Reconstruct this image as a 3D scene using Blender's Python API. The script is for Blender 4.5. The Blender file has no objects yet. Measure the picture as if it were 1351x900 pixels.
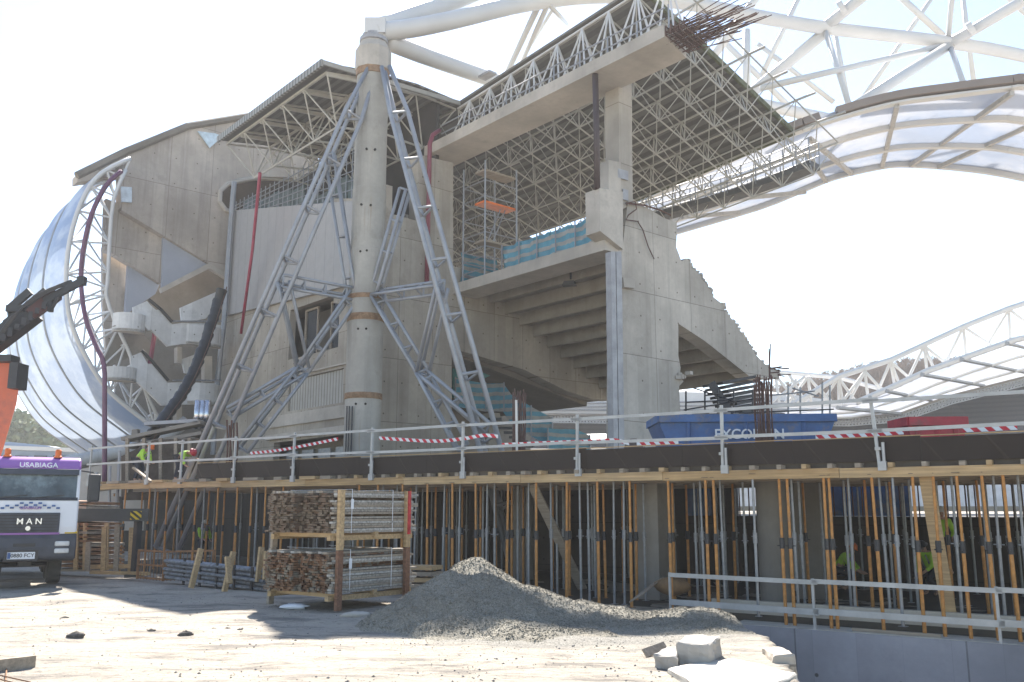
import bpy, bmesh, math, random
from mathutils import Vector, Matrix
R = math.radians
random.seed(7)
S = bpy.context.scene
COL = S.collection
# ---------------------------------------------------------------- camera
PITCH = R(10.4); FPX = 1200.0; CZ = 2.0
cam = bpy.data.cameras.new("camera"); camo = bpy.data.objects.new("camera", cam); COL.objects.link(camo)
camo.location = (0, 0, CZ); camo.rotation_euler = (R(90) + PITCH, 0, 0)
cam.sensor_width = 36; cam.lens = FPX / 1351 * 36; cam.clip_start = .1; cam.clip_end = 9000
S.camera = camo
# ---------------------------------------------------------------- world, sun, exposure
SUN_EL = 46.5; SUN_AZ = -7      # azimuth from +Y, negative = towards -X
w = bpy.data.worlds.new("World"); S.world = w; w.use_nodes = True
nt = w.node_tree; bg = nt.nodes['Background']
sky = nt.nodes.new('ShaderNodeTexSky'); sky.sky_type = 'NISHITA'; sky.sun_disc = False
sky.sun_elevation = R(SUN_EL); sky.sun_rotation = R(SUN_AZ); sky.dust_density = .25; sky.air_density = 1.0; sky.ozone_density = .6
nt.links.new(sky.outputs[0], bg.inputs[0]); bg.inputs[1].default_value = .08
sl = bpy.data.lights.new("sun", 'SUN'); sl.energy = 4.9; sl.angle = R(.5); sl.color = (1, .94, .86)
so = bpy.data.objects.new("sun", sl); COL.objects.link(so)
sd = Vector((math.sin(R(SUN_AZ)) * math.cos(R(SUN_EL)), math.cos(R(SUN_AZ)) * math.cos(R(SUN_EL)), math.sin(R(SUN_EL))))
so.rotation_euler = sd.to_track_quat('Z', 'Y').to_euler(); so.location = (0, 0, 60)
S.view_settings.view_transform = 'Standard'; S.view_settings.look = 'None'
S.view_settings.exposure = 1.85; S.view_settings.gamma = 1
S.view_settings.use_white_balance = True; S.view_settings.white_balance_temperature = 6600
# ---------------------------------------------------------------- geometry of the place
V = Vector
C0 = V((0, 0, CZ))
AX = V((.759, .651, 0)); BX = V((-.651, .759, 0)); ZX = V((0, 0, 1)); P0 = V((4.5, 36, 0))
def ray(u, v):
    x = (u - 675.5) / FPX; y = (450 - v) / FPX
    return V((x, math.cos(PITCH) - y * math.sin(PITCH), math.sin(PITCH) + y * math.cos(PITCH)))
def onB(u, v, b): d = ray(u, v); return C0 + d * ((b - (C0 - P0).dot(BX)) / d.dot(BX))
def onA(u, v, a): d = ray(u, v); return C0 + d * ((a - (C0 - P0).dot(AX)) / d.dot(AX))
def onZ(u, v, z): d = ray(u, v); return C0 + d * ((z - CZ) / d.z)
def onY(u, v, y): d = ray(u, v); return C0 + d * (y / d.y)
def onP(u, v, p, n): d = ray(u, v); return C0 + d * ((p - C0).dot(n) / d.dot(n))
def ab(a, b, z): return P0 + AX * a + BX * b + ZX * z
def loc(p): q = p - P0; return q.dot(AX), q.dot(BX), p.z
D0 = V((-15.4, 34, 0)); DD = V((.819, -.574, 0)); DN = V((.574, .819, 0))   # deck edge line, direction and backwards
def DK(s, off, z): return D0 + DD * s + DN * off + ZX * z
def s_at(u, off=0, z=2):
    k = (u - 675.5) / FPX; lo, hi = -30.0, 60.0
    def f(s):
        p = DK(s, off, z) - C0; dep = p.y * math.cos(PITCH) + p.z * math.sin(PITCH); return p.x / dep - k
    for _ in range(50):
        m = (lo + hi) / 2
        if f(m) < 0: lo = m
        else: hi = m
    return lo
# ---------------------------------------------------------------- mesh helpers
class MB:
    def __init__(s): s.v = []; s.f = []; s.mi = []; s.cur = 0
    def add(s, vs, fs):
        o = len(s.v); s.v += [tuple(p) for p in vs]; s.f += [tuple(i + o for i in f) for f in fs]; s.mi += [s.cur] * len(fs); return s
    def tube(s, p, q, r, n=8, r2=None):
        p = V(p); q = V(q); d = (q - p)
        if d.length < 1e-6: return s
        d.normalize(); r2 = r if r2 is None else r2
        a = d.orthogonal().normalized(); b = d.cross(a); vs = []
        for c, rr in ((p, r), (q, r2)):
            for i in range(n):
                t = 2 * math.pi * i / n; vs.append(c + (a * math.cos(t) + b * math.sin(t)) * rr)
        fs = [(i, (i + 1) % n, n + (i + 1) % n, n + i) for i in range(n)] + [tuple(range(n))[::-1], tuple(range(n, 2 * n))]
        return s.add(vs, fs)
    def poly(s, pts, r, n=8):
        # one continuous tube along a polyline
        pts = [V(p) for p in pts]; m = len(pts); rings = []; ref = None
        for i, p in enumerate(pts):
            d = (pts[min(i + 1, m - 1)] - pts[max(i - 1, 0)]).normalized()
            if ref is None: ref = d.orthogonal().normalized()
            a = (ref - d * ref.dot(d)).normalized(); ref = a; b = d.cross(a)
            rr = r[i] if isinstance(r, (list, tuple)) else r
            rings.append([p + (a * math.cos(2 * math.pi * k / n) + b * math.sin(2 * math.pi * k / n)) * rr for k in range(n)])
        vs = [q for rg in rings for q in rg]; fs = []
        for i in range(m - 1):
            for k in range(n): fs.append((i * n + k, i * n + (k + 1) % n, (i + 1) * n + (k + 1) % n, (i + 1) * n + k))
        fs += [tuple(range(n))[::-1], tuple(range((m - 1) * n, m * n))]
        return s.add(vs, fs)
    def bar(s, p, q, w_, h, up=ZX):
        p = V(p); q = V(q); d = (q - p).normalized(); sd_ = d.cross(up)
        if sd_.length < 1e-4: sd_ = d.orthogonal()
        sd_.normalize(); u = sd_.cross(d)
        vs = []
        for c in (p, q):
            for x, y in ((-1, -1), (1, -1), (1, 1), (-1, 1)): vs.append(c + sd_ * (x * w_ / 2) + u * (y * h / 2))
        return s.add(vs, [(0, 1, 2, 3), (7, 6, 5, 4), (0, 4, 5, 1), (1, 5, 6, 2), (2, 6, 7, 3), (3, 7, 4, 0)])
    def box(s, c, sx, sy, sz, ax=V((1, 0, 0)), ay=None, az=ZX):
        c = V(c); ay = az.cross(ax) if ay is None else ay; vs = []
        for z in (-1, 1):
            for x, y in ((-1, -1), (1, -1), (1, 1), (-1, 1)): vs.append(c + ax * (x * sx / 2) + ay * (y * sy / 2) + az * (z * sz / 2))
        return s.add(vs, [(0, 3, 2, 1), (4, 5, 6, 7), (0, 1, 5, 4), (1, 2, 6, 5), (2, 3, 7, 6), (3, 0, 4, 7)])
    def boxab(s, a0, a1, b0, b1, z0, z1):
        return s.box(ab((a0 + a1) / 2, (b0 + b1) / 2, (z0 + z1) / 2), a1 - a0, b1 - b0, z1 - z0, AX, BX)
    def boxdk(s, s0, s1, o0, o1, z0, z1):
        return s.box(DK((s0 + s1) / 2, (o0 + o1) / 2, (z0 + z1) / 2), s1 - s0, o1 - o0, z1 - z0, DD, DN)
    def prism(s, pts, vec):
        n = len(pts); pts = [V(p) for p in pts]; vec = V(vec)
        return s.add(pts + [p + vec for p in pts], [tuple(range(n)), tuple(range(2 * n - 1, n - 1, -1))] + [(i, (i + 1) % n, n + (i + 1) % n, n + i) for i in range(n)])
    def lathe(s, base, prof, n=20, axis=ZX):
        axis = V(axis).normalized(); a = axis.orthogonal().normalized(); b = axis.cross(a); base = V(base); vs = []; fs = []
        for r, h in prof:
            for i in range(n):
                t = 2 * math.pi * i / n; vs.append(base + axis * h + (a * math.cos(t) + b * math.sin(t)) * r)
        m = len(prof)
        for j in range(m - 1):
            for i in range(n): fs.append((j * n + i, j * n + (i + 1) % n, (j + 1) * n + (i + 1) % n, (j + 1) * n + i))
        fs += [tuple(range(n))[::-1], tuple(range((m - 1) * n, m * n))]
        return s.add(vs, fs)
    def sheet(s, rows, th=0.0, dirv=None):
        # grid of points; optional thickness
        m = len(rows); n = len(rows[0]); vs = [V(p) for r_ in rows for p in r_]; fs = []
        for i in range(m - 1):
            for j in range(n - 1): fs.append((i * n + j, i * n + j + 1, (i + 1) * n + j + 1, (i + 1) * n + j))
        if th:
            k = len(vs); vs += [p + V(dirv) * th for p in vs[:k]]
            fs += [tuple(x + k for x in reversed(f)) for f in fs]
            rim = [j for j in range(n)] + [i * n + n - 1 for i in range(1, m)] + [(m - 1) * n + j for j in range(n - 2, -1, -1)] + [i * n for i in range(m - 2, 0, -1)]
            for i in range(len(rim)): a = rim[i]; b = rim[(i + 1) % len(rim)]; fs.append((b, a, a + k, b + k))
        return s.add(vs, fs)
    def center(s):
        xs = [p[0] for p in s.v]; ys = [p[1] for p in s.v]; zs = [p[2] for p in s.v]
        return V(((min(xs) + max(xs)) / 2, (min(ys) + max(ys)) / 2, min(zs)))
def link(name, me): o = bpy.data.objects.new(name, me); COL.objects.link(o); return o
def wloc(o):
    p = V(o.location)
    while o.parent: o = o.parent; p += V(o.location)
    return p
def build(name, mb, mat, parent=None, smooth=False, recalc=True):
    base = wloc(parent) if parent else mb.center()
    me = bpy.data.meshes.new(name); me.from_pydata([tuple(V(p) - base) for p in mb.v], [], mb.f)
    mats = mat if isinstance(mat, (list, tuple)) else [mat]
    for m in mats: me.materials.append(m)
    if len(mats) > 1: me.polygons.foreach_set('material_index', mb.mi)
    if recalc:
        bm = bmesh.new(); bm.from_mesh(me); bmesh.ops.recalc_face_normals(bm, faces=bm.faces); bm.to_mesh(me); bm.free()
    if smooth: me.polygons.foreach_set('use_smooth', [True] * len(me.polygons))
    me.update(); o = link(name, me)
    if parent: o.parent = parent
    else: o.location = base
    return o
def smooth_angle(o, ang=40):
    me = o.data; me.polygons.foreach_set('use_smooth', [True] * len(me.polygons)); me.set_sharp_from_angle(angle=R(ang))
def tag(o, label, cat, group=None, kind=None):
    o['label'] = label; o['category'] = cat
    if group: o['group'] = group
    if kind: o['kind'] = kind
    return o
def struct(o, label=None, cat=None):
    o['kind'] = 'structure'
    if label: o['label'] = label
    if cat: o['category'] = cat
    return o
def thing(name, label, cat, p, group=None, rz=0):
    o = link(name, None); o.location = p; o.rotation_euler = (0, 0, rz); o.empty_display_size = .3
    return tag(o, label, cat, group)
def copy_thing(root, loc_, rz=0, label=None):
    r_ = root.copy(); COL.objects.link(r_); r_.location = loc_; r_.rotation_euler = (0, 0, rz)
    if label: r_['label'] = label
    for ch in list(root.children):
        c = ch.copy(); COL.objects.link(c); c.parent = r_
        for g in list(ch.children):
            d = g.copy(); COL.objects.link(d); d.parent = c
    return r_
def text_mesh(name, body, size, origin, xd, yd, mat, parent, th=.01):
    cu = bpy.data.curves.new(name, 'FONT'); cu.body = body; cu.size = size; cu.extrude = th; cu.align_x = 'CENTER'; cu.align_y = 'CENTER'; cu.offset = size * .012
    tmp = bpy.data.objects.new(name, cu); COL.objects.link(tmp)
    dg = bpy.context.evaluated_depsgraph_get(); me = bpy.data.meshes.new_from_object(tmp.evaluated_get(dg))
    bpy.data.objects.remove(tmp)
    xd = V(xd).normalized(); yd = V(yd).normalized(); zd = xd.cross(yd)
    base = wloc(parent)
    for v in me.vertices: p = v.co; v.co = V(origin) + xd * p.x + yd * p.y + zd * p.z - base
    me.materials.clear(); me.materials.append(mat)
    o = link(name, me); o.parent = parent; return o
# ---------------------------------------------------------------- materials
def newmat(name):
    m = bpy.data.materials.new(name); m.use_nodes = True; return m, m.node_tree, m.node_tree.nodes['Principled BSDF']
def node(t, ty, **k):
    n = t.nodes.new(ty)
    for a, b in k.items(): setattr(n, a, b)
    return n
def mixc(t, fac, a, b, mode='MIX'):
    n = node(t, 'ShaderNodeMix', data_type='RGBA', blend_type=mode)
    for i, x in ((0, fac), (6, a), (7, b)):
        if hasattr(x, 'links'): t.links.new(x, n.inputs[i])
        else: n.inputs[i].default_value = x if i == 0 else (*x, 1) if len(x) == 3 else x
    return n.outputs[2]
def ramp(t, x, a, b, ca=(0, 0, 0), cb=(1, 1, 1)):
    n = node(t, 'ShaderNodeValToRGB'); e = n.color_ramp.elements
    e[0].position = a; e[1].position = b; e[0].color = (*ca, 1); e[1].color = (*cb, 1)
    t.links.new(x, n.inputs[0]); return n.outputs[0]
def noise(t, vec, scale, detail=4, rough=.6):
    n = node(t, 'ShaderNodeTexNoise'); n.inputs['Scale'].default_value = scale; n.inputs['Detail'].default_value = detail; n.inputs['Roughness'].default_value = rough
    if vec is not None: t.links.new(vec, n.inputs['Vector'])
    return n.outputs['Fac']
def gpos(t): return node(t, 'ShaderNodeNewGeometry').outputs['Position']
def opos(t): return node(t, 'ShaderNodeTexCoord').outputs['Object']
def mapv(t, vec, sc):
    n = node(t, 'ShaderNodeMapping'); n.inputs['Scale'].default_value = sc; t.links.new(vec, n.inputs[0]); return n.outputs[0]
def dotv(t, vec, d):
    n = node(t, 'ShaderNodeVectorMath', operation='DOT_PRODUCT'); t.links.new(vec, n.inputs[0]); n.inputs[1].default_value = d; return n.outputs['Value']
def comb(t, x, y, z=None):
    n = node(t, 'ShaderNodeCombineXYZ'); t.links.new(x, n.inputs[0]); t.links.new(y, n.inputs[1])
    if z is not None: t.links.new(z, n.inputs[2])
    return n.outputs[0]
def bump(t, bs, h, dist=.02, st=.5):
    n = node(t, 'ShaderNodeBump'); n.inputs['Strength'].default_value = st; n.inputs['Distance'].default_value = dist
    t.links.new(h, n.inputs['Height']); t.links.new(n.outputs[0], bs.inputs['Normal'])
def plain(name, col, rough=.6, metal=0, var=.25, scale=3, spec=.5, dirt_or_reflection=None, bmp=0):
    m, t, bs = newmat(name); n = noise(t, opos(t), scale, 5)
    c = mixc(t, ramp(t, n, .3, .75), [x * (1 - var) for x in col], [min(1, x * (1 + var * .6)) for x in col])
    if dirt_or_reflection:
        n2 = noise(t, opos(t), scale * .37 + .6, 6, .7); c = mixc(t, ramp(t, n2, .52, .7), c, dirt_or_reflection)
    t.links.new(c, bs.inputs['Base Color']); bs.inputs['Roughness'].default_value = rough; bs.inputs['Metallic'].default_value = metal
    bs.inputs['Specular IOR Level'].default_value = spec
    if bmp: bump(t, bs, noise(t, opos(t), scale * 6), bmp, .6)
    return m
def concrete(name, col, dv=None, jw=2.4, jh=2.4, streak=.5, stain=(.20, .15, .10), jd=.55, rusty=.25):
    m, t, bs = newmat(name); p = gpos(t)
    h = dotv(t, p, tuple(dv) if dv else (.8, .6, 0)); z = dotv(t, p, (0, 0, 1)); hz = comb(t, h, z)
    big = noise(t, p, .35, 6, .6); fine = noise(t, p, 5, 6, .65); st = noise(t, mapv(t, hz, (1.6, .09, 1)), 1.0, 5, .65); st2 = noise(t, mapv(t, hz, (5.5, .25, 1)), 1.0, 4, .6)
    c = mixc(t, ramp(t, big, .32, .66), [x * .68 for x in col], [x * 1.1 for x in col])
    bl = noise(t, p, 1.1, 7, .72); c = mixc(t, ramp(t, bl, .55, .7, (0, 0, 0), (.45, .45, .45)), c, [x * .55 for x in col])
    c = mixc(t, ramp(t, fine, .35, .7, (.0, .0, .0), (.35, .35, .35)), c, [x * .72 for x in col])
    c = mixc(t, ramp(t, st, .5, .78, (0, 0, 0), (streak, streak, streak)), c, [x * .5 for x in col])
    c = mixc(t, ramp(t, st2, .62, .75, (0, 0, 0), (rusty, rusty, rusty)), c, stain)
    hgt = fine
    if jw:
        br = node(t, 'ShaderNodeTexBrick', offset=0.0, squash=1.0); br.inputs['Scale'].default_value = 1
        br.inputs['Brick Width'].default_value = jw; br.inputs['Row Height'].default_value = jh; br.inputs['Mortar Size'].default_value = .018; br.inputs['Mortar Smooth'].default_value = .3
        br.inputs['Color1'].default_value = (1, 1, 1, 1); br.inputs['Color2'].default_value = (.88, .88, .88, 1); br.inputs['Mortar'].default_value = (jd, jd, jd, 1)
        t.links.new(hz, br.inputs['Vector']); c = mixc(t, 1.0, c, br.outputs['Color'], 'MULTIPLY')
    if jw:
        b2 = node(t, 'ShaderNodeTexBrick', offset=0.37, squash=1.0); b2.inputs['Scale'].default_value = 1
        b2.inputs['Brick Width'].default_value = jw * .27; b2.inputs['Row Height'].default_value = jh; b2.inputs['Mortar Size'].default_value = .008; b2.inputs['Mortar Smooth'].default_value = .5
        b2.inputs['Color1'].default_value = (1, 1, 1, 1); b2.inputs['Color2'].default_value = (.86, .855, .85, 1); b2.inputs['Mortar'].default_value = (.80, .80, .80, 1)
        t.links.new(hz, b2.inputs['Vector']); c = mixc(t, 1.0, c, b2.outputs['Color'], 'MULTIPLY')
        def cell(x, per):
            d = node(t, 'ShaderNodeMath', operation='DIVIDE'); t.links.new(x, d.inputs[0]); d.inputs[1].default_value = per
            f = node(t, 'ShaderNodeMath', operation='FRACT'); t.links.new(d.outputs[0], f.inputs[0])
            s_ = node(t, 'ShaderNodeMath', operation='MULTIPLY_ADD'); t.links.new(f.outputs[0], s_.inputs[0]); s_.inputs[1].default_value = per; s_.inputs[2].default_value = -per * .25; return s_.outputs[0]
        ln = node(t, 'ShaderNodeVectorMath', operation='LENGTH'); t.links.new(comb(t, cell(h, jw * .5), cell(z, min(jh, 3.2) * .5)), ln.inputs[0])
        c = mixc(t, 1.0, c, ramp(t, ln.outputs['Value'], .03, .045, (.35, .33, .30), (1, 1, 1)), 'MULTIPLY')
    t.links.new(c, bs.inputs['Base Color']); bs.inputs['Roughness'].default_value = .88; bs.inputs['Specular IOR Level'].default_value = .25
    bump(t, bs, hgt, .015, .5); return m
def stripes(name, c1, c2, dv, per, rough=.6, duty=.5, var=.15, metal=0, wob=0.0):
    m, t, bs = newmat(name); p = gpos(t); h = dotv(t, p, tuple(dv))
    if wob:
        mu = node(t, 'ShaderNodeMath', operation='MULTIPLY_ADD'); t.links.new(noise(t, p, 1.3), mu.inputs[0]); mu.inputs[1].default_value = wob; t.links.new(h, mu.inputs[2]); h = mu.outputs[0]
    d = node(t, 'ShaderNodeMath', operation='DIVIDE'); t.links.new(h, d.inputs[0]); d.inputs[1].default_value = per
    f = node(t, 'ShaderNodeMath', operation='FRACT'); t.links.new(d.outputs[0], f.inputs[0])
    k = ramp(t, f.outputs[0], duty - .03, duty + .03); c = mixc(t, k, c1, c2)
    n = ramp(t, noise(t, p, 2.5, 5), .3, .7, (1 - var,) * 3, (1, 1, 1)); c = mixc(t, 1.0, c, n, 'MULTIPLY')
    t.links.new(c, bs.inputs['Base Color']); bs.inputs['Roughness'].default_value = rough; bs.inputs['Metallic'].default_value = metal; bs.inputs['Specular IOR Level'].default_value = .25
    bump(t, bs, k, .02, .5); return m
def wood(name, col, rough=.8, dv=(.819, -.574, 0), var=.4):
    m, t, bs = newmat(name); p = gpos(t); h = dotv(t, p, dv); z = dotv(t, p, (0, 0, 1)); q = dotv(t, p, (.57, .82, 0))
    g = noise(t, mapv(t, comb(t, h, z, q), (.8, 22, 22)), 1.0, 5, .6); b = noise(t, p, 1.4, 3)
    c = mixc(t, ramp(t, g, .3, .7), [x * (1 - var) for x in col], [x * 1.15 for x in col])
    c = mixc(t, ramp(t, b, .4, .75, (0, 0, 0), (.5, .5, .5)), c, [x * .55 for x in col])
    t.links.new(c, bs.inputs['Base Color']); bs.inputs['Roughness'].default_value = rough; bump(t, bs, g, .004, .5); return m
M = {}
M['concB'] = concrete('pale board marked concrete', (.56, .51, .44), AX, 2.4, 2.7)
M['concA'] = concrete('warm grey concrete', (.48, .43, .36), AX, 1.9, 2.9, stain=(.22, .14, .07))
M['concF'] = concrete('facade concrete', (.48, .43, .36), BX, 2.2, 2.6)
M['concC'] = concrete('brown streaked concrete', (.52, .455, .39), AX, 2.6, 4.2, streak=.85, rusty=.15)
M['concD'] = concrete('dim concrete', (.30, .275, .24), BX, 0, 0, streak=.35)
M['concG'] = concrete('grey ledge concrete', (.34, .345, .38), DD, 3.1, 9, streak=.0, rusty=0)
M['conc_plain'] = concrete('plain concrete', (.50, .455, .395), BX, 0, 0, streak=.3)
M['white_conc'] = concrete('painted parapet', (.74, .74, .73), AX, 2.1, 30, streak=.2, rusty=.05, jd=.8)
M['galv'] = plain('blue grey painted steel', (.31, .325, .35), .45, .25, .18, 1.5)
M['white'] = plain('white painted steel', (.60, .59, .57), .4, 0, .08, .5)
M['frame'] = plain('cream painted frame steel', (.44, .425, .38), .55, 0, .2, 1.2)
M['deckroof'] = stripes('corrugated roof sheet', (.17, .165, .15), (.105, .10, .09), AX, .55, .6, .5)
M['roofedge'] = stripes('corrugated roof edge', (.32, .32, .30), (.16, .16, .15), BX, .3, .6)
M['black_ply'] = stripes('dark phenolic boards', (.030, .020, .015), (.05, .038, .03), tuple(DD * .8 + ZX * .6), .9, .55, .975)
M['timber'] = wood('yellow formwork timber', (.52, .36, .19))
M['oldwood'] = wood('weathered timber', (.36, .30, .23))
M['greywood'] = wood('grey old boards', (.40, .36, .30), var=.6)
M['endwood'] = plain('board ends', (.22, .145, .09), .9, 0, .7, 14)
M['orange'] = plain('orange prop paint', (.50, .22, .05), .5, 0, .35, 9, dirt_or_reflection=(.33, .17, .07))
M['propgrey'] = plain('galvanised prop steel', (.28, .29, .30), .45, .4, .3, 6)
M['black'] = plain('black steel', (.03, .03, .033), .5, 0, .3, 4)
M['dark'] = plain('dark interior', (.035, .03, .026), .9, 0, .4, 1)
M['rebar'] = plain('rusted bar', (.11, .055, .042), .8, 0, .4, 8)
M['rust'] = plain('rusty steel', (.26, .13, .06), .8, 0, .5, 5)
M['rustband'] = plain('rusty band', (.30, .19, .11), .8, 0, .4, 6, dirt_or_reflection=(.15, .08, .04))
M['maroon'] = plain('maroon pipe paint', (.22, .045, .07), .45, 0, .2, 2)
M['darkpipe'] = plain('brown black pipe', (.05, .03, .03), .5, 0, .2, 2)
M['cladding'] = stripes('pale grey cladding', (.38, .37, .36), (.30, .295, .285), BX, .95, .45, .96, .1)
M['tarp'] = stripes('blue striped tarpaulin', (.13, .36, .46), (.40, .40, .37), (0, 0, 1), .42, .6, .55, .3, wob=.25)
M['teal'] = plain('teal board', (.08, .28, .27), .6)
M['blue'] = plain('scuffed blue paint', (.045, .12, .30), .5, 0, .3, 3, dirt_or_reflection=(.16, .15, .14))
M['red'] = plain('scuffed red paint', (.42, .03, .045), .5, 0, .3, 3, dirt_or_reflection=(.16, .07, .06))
M['whitemark'] = plain('white lettering', (.75, .76, .78), .5, 0, .1)
M['tape'] = stripes('red and white tape', (.62, .03, .05), (.85, .85, .85), tuple(DD + ZX * .9), .26, .4, .5, .05)
M['skin'] = plain('skin', (.45, .27, .19), .6)
M['hivis'] = plain('fluorescent yellow cloth', (.42, .72, .06), .7, 0, .2, 6)
M['navy'] = plain('dark work trousers', (.03, .035, .05), .85)
M['orange_h'] = plain('orange plastic', (.75, .16, .02), .4)
M['duct'] = plain('zinc duct', (.36, .355, .36), .5, .15, .25, 2)
M['chute'] = plain('black chute plastic', (.02, .021, .023), .5, 0, .4, 3)
M['glassdark'] = plain('dark window glass', (.03, .035, .04), .12, 0, .2, 1)
def gravel_mat(name, c1, c2, sc, b=.05):
    m, t, bs = newmat(name); p = gpos(t)
    vo = node(t, 'ShaderNodeTexVoronoi'); vo.inputs['Scale'].default_value = sc; t.links.new(p, vo.inputs['Vector'])
    r_ = node(t, 'ShaderNodeSeparateColor'); t.links.new(vo.outputs['Color'], r_.inputs[0])
    c = mixc(t, r_.outputs[0], c1, c2); n = noise(t, p, 1.2, 5); c = mixc(t, ramp(t, n, .35, .7, (0, 0, 0), (.5, .5, .5)), c, [x * .6 for x in c1])
    t.links.new(c, bs.inputs['Base Color']); bs.inputs['Roughness'].default_value = .95; bs.inputs['Specular IOR Level'].default_value = .15
    bump(t, bs, vo.outputs['Distance'], b, 1.0); return m
M['gravel'] = gravel_mat('grey crushed stone', (.21, .195, .16), (.40, .375, .315), 60, .025)
def ground_mat():
    m, t, bs = newmat('dusty site ground'); p = gpos(t)
    a = noise(t, p, .35, 6, .6); b = noise(t, mapv(t, p, (.5, 1.6, 1)), 1.1, 8, .72); f = noise(t, p, 9, 8, .75); g = noise(t, p, 45, 3, .6)
    c = mixc(t, ramp(t, a, .38, .62), (.42, .375, .31), (.35, .32, .275))
    c = mixc(t, ramp(t, b, .50, .62), c, (.20, .185, .165))
    c = mixc(t, ramp(t, f, .54, .68, (0, 0, 0), (.8, .8, .8)), c, (.14, .13, .12))
    c = mixc(t, ramp(t, g, .60, .72, (0, 0, 0), (.35, .35, .35)), c, (.16, .15, .14))
    t.links.new(c, bs.inputs['Base Color']); bs.inputs['Roughness'].default_value = .95; bs.inputs['Specular IOR Level'].default_value = .1
    def blob(cx, cy, rx, ry, w):
        mp = node(t, 'ShaderNodeMapping'); mp.inputs['Location'].default_value = (-cx / rx, -cy / ry, 0); mp.inputs['Scale'].default_value = (1 / rx, 1 / ry, 0); t.links.new(p, mp.inputs[0])
        ln = node(t, 'ShaderNodeVectorMath', operation='LENGTH'); t.links.new(mp.outputs[0], ln.inputs[0])
        ad = node(t, 'ShaderNodeMath', operation='MULTIPLY_ADD'); t.links.new(noise(t, p, 1.6, 8, .75), ad.inputs[0]); ad.inputs[1].default_value = w; t.links.new(ln.outputs['Value'], ad.inputs[2]); return ad.outputs[0]
    vo = node(t, 'ShaderNodeTexVoronoi'); vo.inputs['Scale'].default_value = 55; t.links.new(p, vo.inputs['Vector']); sc_ = node(t, 'ShaderNodeSeparateColor'); t.links.new(vo.outputs['Color'], sc_.inputs[0])
    gr_ = mixc(t, sc_.outputs[0], (.15, .145, .13), (.33, .32, .29))
    c = mixc(t, ramp(t, blob(1.0, 15.7, 7.2, 5.0, .5), .60, .72, (.9, .9, .9), (0, 0, 0)), c, gr_)   # spilt crushed stone round the heap
    t.links.new(c, bs.inputs['Base Color'])
    mu = node(t, 'ShaderNodeMath', operation='ADD'); t.links.new(f, mu.inputs[0]); t.links.new(b, mu.inputs[1]); bump(t, bs, mu.outputs[0], .07, .9); return m
M['ground'] = ground_mat()
def etfe():
    m, t, bs = newmat('translucent roof foil'); p = gpos(t)
    n = noise(t, mapv(t, p, (.3, .3, .3)), 1.0, 3); c = mixc(t, ramp(t, n, .4, .6), (.46, .52, .62), (.60, .62, .66))
    t.links.new(c, bs.inputs['Base Color']); bs.inputs['Roughness'].default_value = .35
    tr = node(t, 'ShaderNodeBsdfTranslucent'); t.links.new(c, tr.inputs[0]); tp = node(t, 'ShaderNodeBsdfTransparent')
    m1 = node(t, 'ShaderNodeMixShader'); m1.inputs[0].default_value = .38; t.links.new(bs.outputs[0], m1.inputs[1]); t.links.new(tr.outputs[0], m1.inputs[2])
    m2 = node(t, 'ShaderNodeMixShader'); m2.inputs[0].default_value = .2; t.links.new(m1.outputs[0], m2.inputs[1]); t.links.new(tp.outputs[0], m2.inputs[2])
    t.links.new(m2.outputs[0], t.nodes['Material Output'].inputs[0]); return m
M['etfe'] = etfe()
def shellm():
    m, t, bs = newmat('shell foil panels'); p = gpos(t)
    n = noise(t, mapv(t, p, (.35, .35, .7)), 1.0, 4, .6); c = mixc(t, ramp(t, n, .42, .60), (.19, .28, .46), (.44, .51, .62))
    t.links.new(c, bs.inputs['Base Color']); bs.inputs['Roughness'].default_value = .5; bs.inputs['Metallic'].default_value = 0
    tr = node(t, 'ShaderNodeBsdfTranslucent'); tr.inputs[0].default_value = (.62, .74, .92, 1)
    m1 = node(t, 'ShaderNodeMixShader'); m1.inputs[0].default_value = .15; t.links.new(bs.outputs[0], m1.inputs[1]); t.links.new(tr.outputs[0], m1.inputs[2])
    t.links.new(m1.outputs[0], t.nodes['Material Output'].inputs[0]); bump(t, bs, n, .2, .35); return m
M['shell'] = shellm()
M['galvrail'] = plain('galvanised rail', (.42, .42, .41), .45, .2, .2, 3)
M['poles'] = plain('dusty bundled poles', (.20, .21, .23), .7, .1, .6, 9)
M['greywood2'] = wood('pale weathered boards', (.52, .49, .44), var=.65)
M['rustwood'] = wood('rust stained timber', (.24, .12, .07), var=.5)
M['slabtop'] = plain('dusty pale slab and lit ledge', (.50, .47, .41), .95, 0, .2, 3, dirt_or_reflection=(.33, .30, .26))
M['truckwhite'] = plain('white truck paint', (.72, .72, .74), .3, 0, .06, 1)
M['purple'] = plain('purple truck paint', (.30, .13, .40), .3, 0, .15, 1)
M['bumper'] = plain('dusty blue black plastic', (.055, .06, .075), .6, 0, .3, 3)
M['tyre'] = plain('dusty rubber', (.07, .066, .06), .9, 0, .4, 4)
M['windscreen'] = plain('windscreen glass', (.10, .125, .13), .06, 0, .7, 1.6, dirt_or_reflection=(.22, .27, .28))  # paler noise patches are reflections painted into the glass colour
M['lamp'] = plain('lamp lens', (.6, .6, .6), .15)
M['badge'] = plain('bright badge', (.7, .7, .7), .25, .7)
M['bluemark'] = plain('blue decal', (.03, .10, .28), .4)
M['yellow'] = plain('yellow decal', (.65, .42, .02), .5)
M['craneorange'] = plain('crane orange paint', (.55, .12, .05), .45, 0, .15, 1, dirt_or_reflection=(.35, .10, .06))
M['hazard'] = stripes('hazard stripes', (.65, .45, .03), (.03, .03, .03), (.6, .6, 1), .16, .5)
M['crdark'] = plain('red black crane steel', (.10, .035, .03), .5)
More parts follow.
